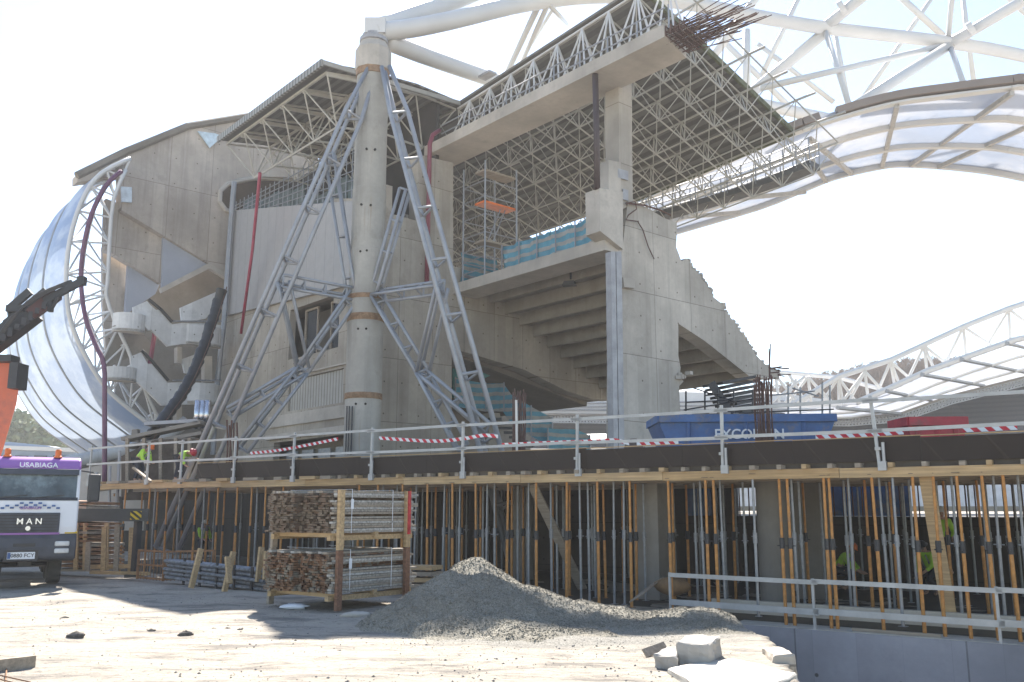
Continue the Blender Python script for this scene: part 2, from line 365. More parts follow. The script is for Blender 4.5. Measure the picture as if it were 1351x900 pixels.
# ================================================================ GROUND
def fbm(x, y, s=1.0):
    from mathutils import noise as nz
    return nz.noise(V((x * s, y * s, 3.3)))
TR = [(3.05, -40), (3.2, 9), (3.36, 11.16), (3.75, 13), (4.0, 14.6), (4.1, 16.4)]   # near edge of the trench
def trench_x(y):
    if y <= TR[0][1]: return TR[0][0]
    for (x0, y0), (x1, y1) in zip(TR, TR[1:]):
        if y <= y1: return x0 + (x1 - x0) * (y - y0) / (y1 - y0)
    return TR[-1][0]
def deck_off(x, y): return (V((x, y, 0)) - D0).dot(DN)
def ground_h(x, y):
    off = deck_off(x, y)
    if x > trench_x(y) and off < .4 and y < 40: return -2.3
    t = max(0, min(1, (off + 4.5) / 4.0)); z = -.22 * t * t * (3 - 2 * t)
    n = fbm(x, y, .5) * .05 + fbm(x, y, 1.9) * .022 + fbm(x, y, 6) * .01
    # wheel ruts from the truck
    n -= .035 * math.exp(-((y - 15.2 - .10 * x) / .35) ** 2) + .03 * math.exp(-((y - 17.3 - .12 * x) / .3) ** 2)
    return z + n * (1 - .7 * t)
def axis(lo, hi, st, far):
    a = []; x = lo
    while x < hi: a.append(x); x += st
    a.append(hi); d = st; p = lo; q = hi; L_ = []; Rr = []
    while p > -far: d *= 1.45; p -= d; q += d; L_.append(p); Rr.append(q)
    return L_[::-1] + a + Rr
xs = axis(-17, 9, .11, 3500); ys = axis(9.5, 24, .11, 3500)
mb = MB(); mb.sheet([[V((x, y, ground_h(x, y))) for x in xs] for y in ys])
g = build('ground', mb, M['ground'], recalc=False, smooth=True); struct(g)
for v in g.data.polygons[:1]:
    if v.normal.z < 0: g.data.flip_normals()
# hills
def hillmat():
    m, t, bs = newmat('far hillside'); p = gpos(t); n = noise(t, p, .05, 6, .7)
    t.links.new(mixc(t, ramp(t, n, .35, .65), (.15, .12, .09), (.19, .18, .11)), bs.inputs['Base Color']); bs.inputs['Roughness'].default_value = 1; return m
M['hill'] = hillmat()
def hill(name, prof, y0, depth):
    rows = []
    for k in range(9):
        t = k / 8; h = math.sin(t * math.pi * .75 + .0)
        rows.append([V((x * (1 + t * depth / y0), y0 + depth * t, -1 + (z + 1) * h)) for x, z in prof])
    m_ = MB(); m_.sheet(rows); return struct(build(name, m_, M['hill'], smooth=True))
pr = []
for u, v in [(700, 560), (850, 545), (960, 530), (1040, 515), (1090, 500), (1130, 489), (1180, 482), (1240, 478), (1290, 484), (1351, 495), (1500, 510)]:
    p = onY(u, v, 230); pr.append((p.x * 215 / 230, p.z * .97))
hill('wooded_hill', pr, 205, 30)
pr = []
for u, v in [(-260, 560), (-120, 545), (-40, 548), (10, 552), (45, 560), (80, 580), (160, 600)]:
    p = onY(u, v, 210); pr.append((p.x, p.z))
hill('left_hill', pr, 190, 30)
# bare wood on the hill: trunks and twigs with gaps
mb = MB(); rnd = random.Random(5)
for i in range(900):
    u = rnd.uniform(905, 1330); ytop = 500
    for (u0, v0), (u1, v1) in zip([(900, 536), (1040, 512), (1100, 497), (1160, 483), (1210, 479), (1280, 479)], [(1040, 512), (1100, 497), (1160, 483), (1210, 479), (1280, 479), (1351, 492)]):
        if u0 <= u <= u1: ytop = v0 + (v1 - v0) * (u - u0) / (u1 - u0)
    v = ytop - 5 + rnd.uniform(-4, 5) + rnd.uniform(0, 1) ** 2 * 28; Y = 205 + rnd.uniform(-8, 12); top = onY(u, v, Y)
    h = rnd.uniform(6, 10); b = V((top.x, top.y, top.z - h)); mb.tube(b, top, .22, 4, .05)
    for k in range(16):
        f = rnd.uniform(.35, .95); c = b + (top - b) * f; a = rnd.uniform(0, 6.28); l = rnd.uniform(1.2, 3) * (1.15 - f * .6)
        d = V((math.cos(a) * .7, math.sin(a) * .7, .9)).normalized() * l; mb.tube(c, c + d, .09, 3, .03)
        for q in range(3):
            a2 = rnd.uniform(0, 6.28); mb.tube(c + d * .6, c + d * .6 + V((math.cos(a2) * .7, math.sin(a2) * .7, .8)) * l * .5, .06, 3, .03)
M['twig'] = plain('bare twigs', (.23, .155, .105), .95, 0, .3, .4)
tag(build('bare_wood', mb, M['twig'], recalc=False), 'brown leafless wood on the hill beyond the far stand roof', 'wood', kind='stuff')
def leafclump(mb, c, r, n, rnd, s=.5):
    for _ in range(n):
        d = V((rnd.gauss(0, 1), rnd.gauss(0, 1), rnd.gauss(0, 1))).normalized() * r * rnd.uniform(.4, 1.0) ** .5; p = c + V((d.x, d.y, d.z * .8))
        a = V((rnd.uniform(-1, 1), rnd.uniform(-1, 1), rnd.uniform(-1, 1))).normalized(); b = a.orthogonal().normalized(); q = s * rnd.uniform(.5, 1.3)
        mb.add([p - a * q, p + b * q * .6, p + a * q, p - b * q * .6], [(0, 1, 2, 3)])
mb = MB()
for i in range(46):
    u = rnd.uniform(-10, 78); v = 552 + max(0, u - 25) * .55 + rnd.uniform(-2, 34); c = onY(u, v, 185 + rnd.uniform(-5, 5)); leafclump(mb, c, 3.0, 60, rnd, .7)
M['leaf'] = plain('spring foliage', (.17, .20, .09), .8, 0, .5, .3)
tag(build('hillside_trees', mb, M['leaf'], recalc=False), 'pale green trees on the hill at the far left behind the crane', 'trees', kind='stuff')
# low grey blue building beyond the truck
t_ = thing('low_building', 'low grey blue building with flat roof far behind the truck', 'building', onY(42, 640, 120))
q = [onY(u, v, 120) for u, v in ((-60, 645), (-60, 590), (12, 583), (62, 588), (100, 596), (100, 645))]
M['bluebuild'] = plain('blue grey walling', (.24, .31, .42), .6, 0, .1, .1)
mb = MB(); mb.prism(q, V((0, 14, 0))); build('wall', mb, M['bluebuild'], t_)
mb = MB(); mb.bar(onY(-60, 588, 119.6), onY(100, 594, 119.6), .8, .5); build('roof_edge', mb, M['white'], t_)
for u in (-5, 20, 45, 70):
    mb = MB(); mb.bar(onY(u, 606, 119.7), onY(u + 16, 606.5, 119.7), .3, 1.0); build('window', mb, M['glassdark'], t_)

# ================================================================ STAND SHELL (demolished end of the stadium)
def P(pts, b, th, mb=None, back=True):
    mb = mb or MB(); mb.prism([onB(u, v, b) for u, v in pts], BX * th); return mb
def PA(pts, a, th, mb=None):
    mb = mb or MB(); mb.prism([onA(u, v, a) for u, v in pts], AX * th); return mb
stand = thing('stadium_stand', 'half demolished concrete stadium stand with raking walls behind the propped deck', 'stand', ab(0, 5, 0))
# raker A with column A and the wall left of it (one concrete wall)
wa = [(499, 655), (499, 262), (520, 283), (552, 292), (552, 204), (598, 215), (598, 352), (640, 357), (628, 368), (806, 508), (808, 528), (780, 526), (748, 516), (692, 488), (622, 467), (596, 460), (596, 655)]
build('raking_wall', P(wa, 10.2, .8), M['concA'], stand)
# opening beyond raker A: side wall inside
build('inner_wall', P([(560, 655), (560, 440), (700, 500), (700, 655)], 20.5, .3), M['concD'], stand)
# stepped seating slabs seen from below: bay 1 (b .5-10.2), bay 2 (11-20)
def seat_rows(b0, b1, n0, n1, mat, dz=0):
    for i in range(n0, n1):
        a = .46 + .965 * i; z = 12.95 - .462 * i + dz; m_ = MB()
        m_.prism([ab(a, b0, z), ab(a + 1.1, b0, z), ab(a + 1.1, b0, z - .78), ab(a + .93, b0, z - .78), ab(a + .93, b0, z - .16), ab(a, b0, z - .16)], BX * (b1 - b0))
        build('seating_step', m_, mat, stand)
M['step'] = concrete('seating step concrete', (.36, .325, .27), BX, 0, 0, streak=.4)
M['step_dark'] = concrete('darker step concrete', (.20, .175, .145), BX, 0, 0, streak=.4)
seat_rows(.42, 10.19, 0, 10, M['step'])
seat_rows(10.19, 20.4, 0, 10, M['step'], -.06)
mb = MB(); mb.boxab(3.4, 9.6, 11.05, 20.3, 7.2, 7.5); 
# sloping soffit of the bay beyond
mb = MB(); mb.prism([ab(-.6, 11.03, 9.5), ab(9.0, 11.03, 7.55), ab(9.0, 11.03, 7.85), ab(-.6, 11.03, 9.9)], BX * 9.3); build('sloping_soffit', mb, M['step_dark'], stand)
# slab edge beam at the top of bay 1
mb = MB(); mb.boxab(-1.0, .48, .0, 10.19, 12.22, 12.72); build('floor_slab', mb, M['conc_plain'], stand)
# pier B + raking wall B
wb = [(818, 600), (820, 338), (829, 262), (845, 270), (862, 279), (875, 287), (893, 294), (893, 308), (892, 326), (896, 336), (899, 345), (905, 341), (911, 346), (911, 352), (924, 362), (926, 368), (938, 383), (940, 391), (954, 402), (956, 409),
      (968, 424), (972, 430), (980, 441), (984, 449), (994, 462), (997, 468), (1007, 478), (1016, 488), (1026, 489), (1026, 498), (1010, 500), (988, 496), (930, 450), (895, 427), (895, 470), (898, 485), (896, 497), (902, 503), (896, 510), (897, 535), (901, 600)]
build('pier_wall', P(wb, -.02, .75), M['concB'], stand)
mb = MB(); mb.boxab(-.28, 3.4, -.0, .7, 2, 6); build('pier_foot', mb, M['concB'], stand)
# pier upper column to the beam
cb = [(817, 275), (816, 96), (833, 104), (835, 268), (824, 275)]
build('column', P(cb, .02, .78), M['concB'], stand)
mb = MB(); mb.prism([onB(u, v, -.25) for u, v in ((792, 305), (791, 248), (822, 253), (822, 329))], BX * .8); build('corbel', mb, M['conc_plain'], stand)
mb = MB(); mb.prism([onB(u, v, -.06) for u, v in ((803, 211), (803, 252), (819, 256), (819, 214))], BX * .72); build('column_shoulder', mb, M['conc_plain'], stand)
for pts in (((815, 222), (829, 226), (829, 238), (815, 234)), ((822, 249), (829, 251), (829, 265), (822, 263))):
    build('patch_plate', P(pts, -.06, .03), M['duct'], stand)
build('rubble_chunk', P([(822, 366), (838, 368), (838, 380), (824, 379)], -.2, .2), M['conc_plain'], stand)
mb = MB(); c = onB(900, 497, -.1)
for k in range(7):
    d = V((random.uniform(-.3, .3), random.uniform(-.1, .4), random.uniform(-.25, .2))); mb.box(c + d, random.uniform(.15, .35), .25, random.uniform(.12, .3), V((math.cos(k), math.sin(k), 0)))
build('broken_edge', mb, M['conc_plain'], stand)
mb = MB()
rj = random.Random(3)
for k in range(90):      # ragged concrete bits along the broken raking edge
    i = rj.randrange(11, 31); (u0, v0), (u1, v1) = wb[i], wb[i + 1]; f = rj.random(); c = onB(u0 + (u1 - u0) * f, v0 + (v1 - v0) * f, rj.uniform(0, .7))
    mb.box(c, rj.uniform(.06, .2), rj.uniform(.06, .2), rj.uniform(.05, .16), V((math.cos(k), math.sin(k), 0)))
build('broken_edge', mb, M['conc_plain'], stand)['kind'] = 'stuff'
# wires on the pier
mb = MB(); mb.poly([onB(u, v, -.12) for u, v in ((826, 268), (838, 266), (840, 276), (829, 284), (826, 290), (841, 292), (848, 303), (855, 325), (863, 342))], .025, 5)
mb.poly([onB(u, v, -.12) for u, v in ((826, 268), (850, 271), (870, 277), (885, 284))], .04, 5); build('wire', mb, M['rebar'], stand)
# ducts beside the pier
for u0, u1 in ((806, 812), (813, 820)):
    build('duct', P([(u0, 332), (u1, 332), (u1 + 4 * 1, 600), (u0 + 4, 600)], -.28, .3), M['duct'], stand)
# ring beam (box) and its rebar
mb = MB(); mb.prism([ab(-1.7, -3.95, 19.6), ab(.25, -3.45, 19.6), ab(.25, -3.45, 20.14), ab(-1.7, -3.95, 20.14)], ab(0, 11.85, 0) - ab(0, -3.9, 0)); build('ring_beam', mb, M['conc_plain'], stand)
rb = random.Random(11); n_ = 0
for k in range(70):
    a = rb.uniform(-1.65, .2); z = rb.choice((19.66, 19.75, 19.85, 19.95, 20.05)) + rb.uniform(-.05, .05)
    p = ab(a, -3.6, z); q = ab(a + rb.uniform(-.2, .9), -3.6 - rb.uniform(1.6, 3.6), z + rb.uniform(-.1, .35)); m_ = MB(); m_.tube(p, q, .018, 5); build('reinforcing_bar', m_, M['rebar'], stand)
for k in range(5):
    b = -3.95 - k * .22; m_ = MB(); m_.poly([ab(-1.6, b, 19.7), ab(-1.6, b, 20.08), ab(.15, b + .3, 20.08), ab(.15, b + .3, 19.7), ab(-1.6, b, 19.7)], .025, 5); build('stirrup', m_, M['rebar'], stand)
# raker tip rebar and hanging bars
for k in range(12):
    m_ = MB(); p = onB(1010 + rb.uniform(0, 12), 484 + rb.uniform(0, 12), rb.uniform(0, .6)); q = p + AX * rb.uniform(.4, 1.1) - BX * rb.uniform(0, .3) + ZX * rb.uniform(-.15, .1); m_.tube(p, q, .03, 5); build('reinforcing_bar', m_, M['rebar'], stand)
# facade (a = -4.9) with real openings
def holes_wall(a, b0, b1, z0, z1, holes, th):
    bs = sorted({b0, b1} | {x for h in holes for x in h[:2]}); zs = sorted({z0, z1} | {x for h in holes for x in h[2:]}); m_ = MB()
    for i in range(len(bs) - 1):
        j = 0
        while j < len(zs) - 1:
            bc = (bs[i] + bs[i + 1]) / 2
            def solid(j): zc = (zs[j] + zs[j + 1]) / 2; return not any(h[0] < bc < h[1] and h[2] < zc < h[3] for h in holes)
            if not solid(j): j += 1; continue
            k = j
            while k + 1 < len(zs) - 1 and solid(k + 1): k += 1
            m_.boxab(a, a + th, bs[i], bs[i + 1], zs[j], zs[k + 1]); j = k + 1
    return m_
FA = -4.9
def fa(u, v): q = loc(onA(u, v, FA)); return q[1], q[2]
def rect(u0, v0, u1, v1):
    b0, zt = fa(u1, v0); b1, zb = fa(u0, v1); return (b0, b1, min(zt, zb), max(zt, zb))
bW, zW = fa(380, 388)
holes = [(14.2, 19.4, 9.7, 12.4), (13.6, 19.2, 6.95, 8.6), (13.2, 20.6, 2.9, 5.4)]
build('facade_wall', holes_wall(FA, 10.25, 28.3, 0, 16.9, holes, .35), M['concF'], stand)
build('upper_wall', PA([(497, 262), (497, 400), (440, 400), (440, 262)], FA + .02, .3), M['concF'], stand)
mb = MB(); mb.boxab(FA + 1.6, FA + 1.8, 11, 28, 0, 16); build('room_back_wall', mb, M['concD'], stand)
for bb in (9.4, 12.6, 8.7, 5.5, 6.8, 2.9):
    pass
for z in (5.45, 8.65, 9.5, 12.45):
    mb = MB(); mb.boxab(FA + .36, FA + 1.6, 11, 27, z, z + .15); build('floor_slab', mb, M['concD'], stand)
for b0 in (14.5, 17.2):
    mb = MB(); mb.boxab(FA + .5, FA + .56, b0, b0 + 1.2, 9.9, 12.2); w_ = build('window', mb, M['glassdark'], stand)
    mb = MB(); mb.boxab(FA + .42, FA + .5, b0 - .1, b0, 9.8, 12.3); mb.boxab(FA + .42, FA + .5, b0 + 1.2, b0 + 1.3, 9.8, 12.3); mb.boxab(FA + .42, FA + .5, b0, b0 + 1.2, 12.2, 12.3); build('frame', mb, M['oldwood'], w_)
M['shutter'] = stripes('profiled shutter', (.42, .40, .36), (.25, .24, .21), BX, .28, .6, .7)
mb = MB(); mb.boxab(FA + .12, FA + .18, 13.65, 19.15, 6.95, 8.58); build('shutter', mb, M['shutter'], stand)
for z, h_, p_ in ((6.2, .6, .12), (8.75, .08, .1), (5.55, .25, .25)):
    mb = MB(); mb.boxab(FA - p_, FA + .01, 12.8, 21.2, z, z + h_); build('sill', mb, M['conc_plain'], stand)
for b0 in (13.6, 15.3, 17.0, 18.7):
    mb = MB(); mb.boxab(FA + .4, FA + .46, b0, b0 + 1.2, 3.0, 4.9); build('door_panel', mb, M['propgrey'], stand)
# pale cladding panel hung on the upper facade
build('cladding_panel', PA([(296, 417), (448, 379), (497, 366), (497, 262), (465, 265), (304, 278)], FA - .22, .2), M['cladding'], stand)
mb = MB(); mb.poly([onA(u, v, FA - .5) for u, v in ((309, 240), (304, 300), (296, 420), (285, 520), (281, 600))], .16, 8); build('downpipe', mb, M['galv'], stand)
# dark room with netting between cladding and roof
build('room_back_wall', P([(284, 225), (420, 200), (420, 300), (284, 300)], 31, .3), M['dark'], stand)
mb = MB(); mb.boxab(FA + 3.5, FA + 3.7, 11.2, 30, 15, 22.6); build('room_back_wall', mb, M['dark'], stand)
rr = random.Random(2)
M['net'] = plain('grey green netting', (.14, .18, .18), .8, 0, .5, 2)
mb = MB()
for k in range(26):
    b = 13 + k * .58; mb.tube(ab(FA + .1, b, 17 + .18 * (b - 13)), ab(FA + .1, b, 20.2 + .03 * (b - 13)), .03, 4)
for z in range(7): mb.tube(ab(FA + .1, 13, 17 + z * .5), ab(FA + .1, 28, 19.2 + z * .2), .03, 4)
build('mesh_guard', mb, M['propgrey'], stand)
for k in range(9):
    b = 14 + k * 1.6; mb = MB(); z = 16.6 + .19 * (b - 13); mb.boxab(FA + 1, FA + 1.1, b, b + 1.5, z, z + 1.4 + rr.uniform(0, .7)); build('mesh_panel', mb, M['net'], stand)
# maroon / dark pipes hanging on the stand
mb = MB(); mb.poly([onA(785, 86, -1.5), onA(787, 170, -1.5), onA(788, 250, -1.5)], .13, 10); tag(build('steel_pipe', mb, M['darkpipe'], smooth=True), 'dark brown steel pipe standing between the concrete corbel and the beam', 'pipe')
mb = MB(); mb.poly([onB(580, 172, 9.9), onB(571, 178, 9.9), onB(567, 190, 9.9), onB(566, 240, 9.9), onB(563, 376, 9.9)], .11, 8); tag(build('rainwater_pipe', mb, M['maroon'], smooth=True), 'maroon rainwater pipe down the grey wall left of the tall opening', 'pipe')
mb = MB(); mb.poly([onA(343, 228, FA - 2.6), onA(341, 250, FA - 2.3), onA(333, 330, FA - 1.2), onA(318, 440, FA - .5)], [.09, .09, .085, .085], 8); tag(build('rainwater_pipe', mb, plain('red pipe', (.36, .05, .09), .4), smooth=True), 'red pipe leaning in front of the pale grey cladding', 'pipe')
# lamp hanging under the seating
t_ = thing('hanging_floodlight', 'black floodlight hanging on a bracket under the concrete seating', 'lamp', onA(750, 376, .6))
mb = MB(); mb.tube(onA(753, 350, .9), onA(753, 368, .7), .05, 6); build('bracket', mb, M['black'], t_)
mb = MB(); c = onA(750, 373, .6); mb.prism([c + V(p) for p in ((-.3, 0, -.12), (.3, 0, -.08), (.24, 0, .12), (-.2, 0, .08))], V((.1, .35, 0))); build('lamp_head', mb, M['black'], t_)

# ---------------- left: wall C, panels, balconies
build('end_wall', P([(102, 230), (165, 201), (248, 167), (345, 151), (420, 200), (420, 235), (345, 233), (318, 238), (300, 243), (291, 252), (290, 266), (299, 278), (306, 280), (303, 364), (160, 277), (160, 232), (102, 240)], 28.4, 1.0), M['concC'], stand)
mb = MB(); mb.poly([onB(u, v, 28.3) for u, v in ((101, 232), (165, 200.5), (248, 166.5), (345, 150.5))], .22, 6); build('roof_edge', mb, M['step_dark'], stand)
mb = MB(); mb.poly([onB(u, v, 28.25) for u, v in ((345, 233), (318, 238), (300, 243), (291, 252), (290, 266), (298, 277), (306, 280))], .15, 6); build('opening_trim', mb, M['conc_plain'], stand)
build('triangular_window', P([(261, 173), (284, 176), (294, 180), (277, 195)], 28.2, .1), plain('pale glazing', (.55, .66, .72), .25), stand)
build('end_wall', P([(140, 262), (160, 270), (216, 310), (212, 374), (150, 335), (138, 330)], 28.9, .6), M['concC'], stand)
M['bluegrey'] = plain('blue grey facing', (.36, .38, .43), .55, 0, .12, .6)
build('facing_panel', P([(215, 311), (276, 348), (214, 379)], 28.7, .3), M['bluegrey'], stand)
build('facing_panel', P([(169, 349), (212, 372), (205, 388), (190, 398), (165, 416)], 29.3, .3), M['bluegrey'], stand)
build('slanting_beam', P([(212, 380), (276, 347), (300, 362), (299, 368), (277, 354), (214, 386)], 28.2, .35), M['conc_plain'], stand)
build('end_wall', P([(136, 325), (168, 345), (165, 430), (140, 470), (136, 400)], 29.8, .4), M['concC'], stand)
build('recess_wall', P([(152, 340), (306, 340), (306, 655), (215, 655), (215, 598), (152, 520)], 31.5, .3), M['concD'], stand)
# glazing tile, small
build('small_window', P([(160, 246), (174, 247), (174, 267), (161, 266)], 28.2, .15), plain('pale glazing.001', (.6, .68, .74), .25), stand)
st_ = thing('escape_stair', 'white parapeted escape stair zigzagging in the recess left of the cladding', 'stair', ab(-9, 27, 0))
up = [(176, 405), (194, 397), (199, 403), (206, 409), (211, 408), (227, 428), (240, 426), (270, 426), (291, 429), (290, 456), (262, 454), (240, 454), (221, 457), (208, 444), (200, 435), (196, 436), (185, 424), (176, 427)]
build('parapet', P(up, 25.6, .2), M['white_conc'], st_)
lo = [(172, 471), (186, 465), (195, 480), (200, 480), (221, 505), (242, 504), (285, 506), (284, 533), (230, 534), (213, 535), (198, 520), (176, 500)]
build('parapet', P(lo, 25.6, .2), M['white_conc'], st_)
def curved(pts_top, h, a_dummy, name, mat, b, rx):
    pass
# curved landings: half-cylinder parapets bulging towards the viewer's left
def bulge(u0, u1, v0, v1, r, name):
    p = onB(u0, v0, 26); q = onB(u1, v0, 26); h = (onB(u0, v0, 26) - onB(u0, v1, 26)).z; n = 12; rows = [[], []]
    for i in range(n + 1):
        t = math.pi * i / n; c = (p + q) / 2 - (q - p) / 2 * math.cos(t) - BX * r * math.sin(t)
        rows[0].append(V((c.x, c.y, p.z))); rows[1].append(V((c.x, c.y, p.z - h)))
    m_ = MB(); m_.sheet(rows, .12, BX); o = build(name, m_, M['white_conc'], st_, smooth=False)
    m_ = MB(); m_.prism([r_ + ZX * .12 for r_ in rows[1]], -ZX * .15); build('landing_slab', m_, M['conc_plain'], st_)
bulge(150, 192, 413, 437, .8, 'curved_parapet')
bulge(238, 292, 428, 454, .7, 'curved_parapet')
bulge(240, 290, 505, 532, .7, 'curved_parapet')
bulge(140, 180, 484, 502, .8, 'curved_parapet')
build('sloping_parapet', P([(238, 406), (288, 384), (286, 400), (272, 420), (252, 424), (240, 424)], 27.2, .2), M['white_conc'], st_)
build('curved_soffit', P([(137, 470), (152, 438), (186, 438), (199, 452), (199, 475), (186, 463), (150, 482), (138, 490)], 27.4, .3), M['concD'], st_)
build('sloping_parapet', P([(240, 474), (262, 466), (256, 494), (244, 492)], 27.2, .2), M['white_conc'], st_)
for pts in (((234, 458), (240, 458), (240, 480), (234, 478)), ((270, 470), (280, 470), (280, 504), (270, 504)), ((233, 534), (240, 534), (240, 580), (232, 580))):
    build('stair_column', P(pts, 27.0, .5), M['conc_plain'], st_)
for pr_ in (((196, 397), (213, 411), (227, 427)), ((187, 464), (201, 479), (222, 504))):
    mb = MB(); mb.poly([onB(u, v - 2, 25.5) for u, v in pr_], .09, 6); build('handrail', mb, M['black'], st_)
for v in (425, 503):
    mb = MB(); mb.tube(onB(228, v - 1, 25.5), onB(292, v - 1, 25.5), .05, 5); build('handrail', mb, M['propgrey'], st_)
mb = MB(); mb.tube(onB(204, 440, 26.2), onB(198, 480, 26.2), .13, 6); build('downpipe', mb, M['maroon'], st_)
# ---------------- curved foil shell with arched trusses
shell = thing('curved_shell', 'bulging blue white foil shell with curved ribs at the left end of the stadium', 'facade shell', ab(-12, 32, 3))
arc = [(172, 209), (135, 228), (113, 255), (96, 300), (88, 350), (89, 400), (97, 435), (113, 470), (135, 505), (159, 530), (200, 562), (224, 580)]
base = [onB(u, v, 27) for u, v in arc]
def bend(p, s):     # push an arch point along the ring, turning outwards-back with the oval plan
    r = 120.0; th = s / r; c = P0 + AX * (50) ; q = p - c; q = V((q.x, q.y, 0)); th = -th
    # rotate about the pitch centre
    ctr = ab(r - 12, 27, 0); q = p - ctr; z = q.z; x = q.x * math.cos(th) - q.y * math.sin(th); y = q.x * math.sin(th) + q.y * math.cos(th)
    return V((ctr.x + x, ctr.y + y, p.z))
def fine(pts, k=3):
    out = []
    for i in range(len(pts) - 1):
        p0 = pts[max(i - 1, 0)]; p1 = pts[i]; p2 = pts[i + 1]; p3 = pts[min(i + 2, len(pts) - 1)]
        for j in range(k):
            t = j / k; out.append(.5 * ((2 * p1) + (p2 - p0) * t + (2 * p0 - 5 * p1 + 4 * p2 - p3) * t * t + (3 * p1 - p0 - 3 * p2 + p3) * t ** 3))
    return out + [pts[-1]]
fb = fine(base, 3); ribs = [0, 5, 10, 15, 20, 25]
for i in range(5):
    rows = []
    for j in range(7):
        s = ribs[i] + 5 * j / 6; k = math.sin(math.pi * j / 6) * .18
        rows.append([bend(p, s) + (p - ab(-4, 27, 13)).normalized() * k for p in fb])
    mb = MB(); mb.sheet(rows); build('foil_cushion', mb, M['shell'], shell, smooth=True)
for s in ribs:
    mb = MB(); mb.poly([bend(p, s) for p in fb], .10 if s else .13, 6); build('curved_rib', mb, M['galv'] if s else M['white'], shell, smooth=True)
inn = [(166, 224), (150, 262), (145, 311), (142, 372), (140, 390), (152, 425), (168, 460), (187, 505), (211, 557)]
ti = fine([onB(u, v, 27) for u, v in inn], 2)
mb = MB(); mb.poly(ti, .11, 6); build('arch_chord', mb, M['white'], shell, smooth=True)
tj = fine([onB(u, v, 29.3) for u, v in ((163, 215), (140, 240), (125, 275), (112, 330), (108, 390), (120, 430), (140, 470), (170, 520), (205, 560))], 2)
mb = MB(); mb.poly(tj, .09, 6); build('arch_chord', mb, M['white'], shell, smooth=True)
n = 13
for i in range(n):
    def at(l, t): x = t * (len(l) - 1); k = min(int(x), len(l) - 2); return l[k] + (l[k + 1] - l[k]) * (x - k)
    p = at(fb, i / n); q = at(ti, (i + .5) / n); r_ = at(fb, (i + 1) / n); s_ = at(tj, (i + .5) / n)
    for a_, b_ in ((p, q), (q, r_), (p, s_), (q, s_), (s_, r_)):
        mb = MB(); mb.tube(a_, b_, .06, 5); build('lattice_bar', mb, M['white'], shell)
# bottom gutter ledge of the shell
lp = [onB(u, v, 26.5) for u, v in ((244, 558), (215, 577), (170, 592), (120, 603))] + [bend(onB(160, 592, 27), s) for s in (10, 20)]
mb = MB(); mb.poly([onB(u, v, 26.2) for u, v in ((246, 556), (225, 572), (185, 590), (140, 600), (95, 609), (60, 618))], .35, 8); build('ledge', mb, M['white_conc'], shell, smooth=True)
mb = MB(); mb.prism([onB(u, v, 27.0) for u, v in ((240, 566), (180, 594), (60, 622), (60, 660), (240, 660))], BX * 2); build('base_wall', mb, M['concD'], shell)

# ================================================================ MAST
mast = thing('concrete_mast', 'tall round concrete mast with rusty bands carried by blue grey lattice legs', 'mast', V((-6.08, 37, 0)))
mb = MB(); mb.lathe((-6.08, 37, 0), [(.74, 0), (.74, 12.62), (.71, 12.64), (.71, 15.3), (.69, 15.32), (.69, 20.7), (.69, 20.75)], 28); o = build('shaft', mb, concrete('mast concrete', (.44, .42, .375), (1, 0, 0), 0, 0, streak=.7, rusty=.5, stain=(.28, .20, .12)), mast); smooth_angle(o)
mb = MB(); mb.lathe((-6.08, 37, 20.75), [(.78, 0), (.78, .95), (.62, 1.25), (.62, 1.3)], 10); build('cap', mb, M['conc_plain'], mast)
mb = MB(); mb.lathe((-6.08, 37, 22.05), [(.5, 0), (.62, .06), (.62, .22), (.5, .3), (.5, .42)], 20); build('bearing', mb, M['duct'], mast)
for v0, v1 in ((386, 392), (412, 421), (517, 525)):
    z0 = onY(480, v1, 36.3).z; z1 = onY(480, v0, 36.3).z; mb = MB(); mb.lathe((-6.08, 37, z0), [(.76, 0), (.77, .02), (.77, z1 - z0 - .02), (.76, z1 - z0)], 28); smooth_angle(build('rust_band', mb, M['rustband'], mast))
z0 = onY(480, 96, 36.3).z; mb = MB(); mb.lathe((-6.08, 37, 20.45), [(.73, 0), (.73, .3)], 28); smooth_angle(build('rust_band', mb, M['rustband'], mast))
for (u, v) in ((484, 197), (495, 197), (477, 270), (489, 271), (473, 434), (483, 434), (470, 533), (482, 533), (484, 331), (476, 332)):
    p = onY(u, v, 36.32); q = V((-6.08, 37, p.z)); d = (p - q).normalized(); mb = MB(); mb.tube(q + d * .6, q + d * .755, .05, 8); build('tie_hole', mb, M['dark'], mast)
mb = MB()
for u in (458, 461, 465): mb.bar(onY(u, 536, 36.2), onY(u - 2, 600, 36.2), .05, .05)
build('groove', mb, M['black'], mast)
def girder(name, p, q, w, n, mat, parent, r=.085, side=None, taper0=1.0, rungs=True):
    p = V(p); q = V(q); d = (q - p).normalized(); s1 = (side - d * side.dot(d)).normalized() if side else d.cross(V((0, 1, 0))).normalized(); s2 = d.cross(s1)
    offs = [(-.5, -.3), (.5, -.3), (0, .5)]; L_ = (q - p).length; root = None
    for k, (x, y) in enumerate(offs):
        pts = [p + (s1 * x + s2 * y) * w * taper0, p + d * L_ * .12 + (s1 * x + s2 * y) * w, q + (s1 * x + s2 * y) * w]
        m_ = MB(); m_.poly(pts, r, 8); build('chord', m_, mat, parent, smooth=True)
    for i in range(n + 1):
        t = .12 + .88 * i / n; c = p + d * L_ * t
        P_ = [c + (s1 * x + s2 * y) * w for x, y in offs]; m_ = MB()
        for a_, b_ in ((0, 1), (1, 2), (2, 0)): m_.tube(P_[a_], P_[b_], r * .6, 6)
        build('rung', m_, mat, parent)
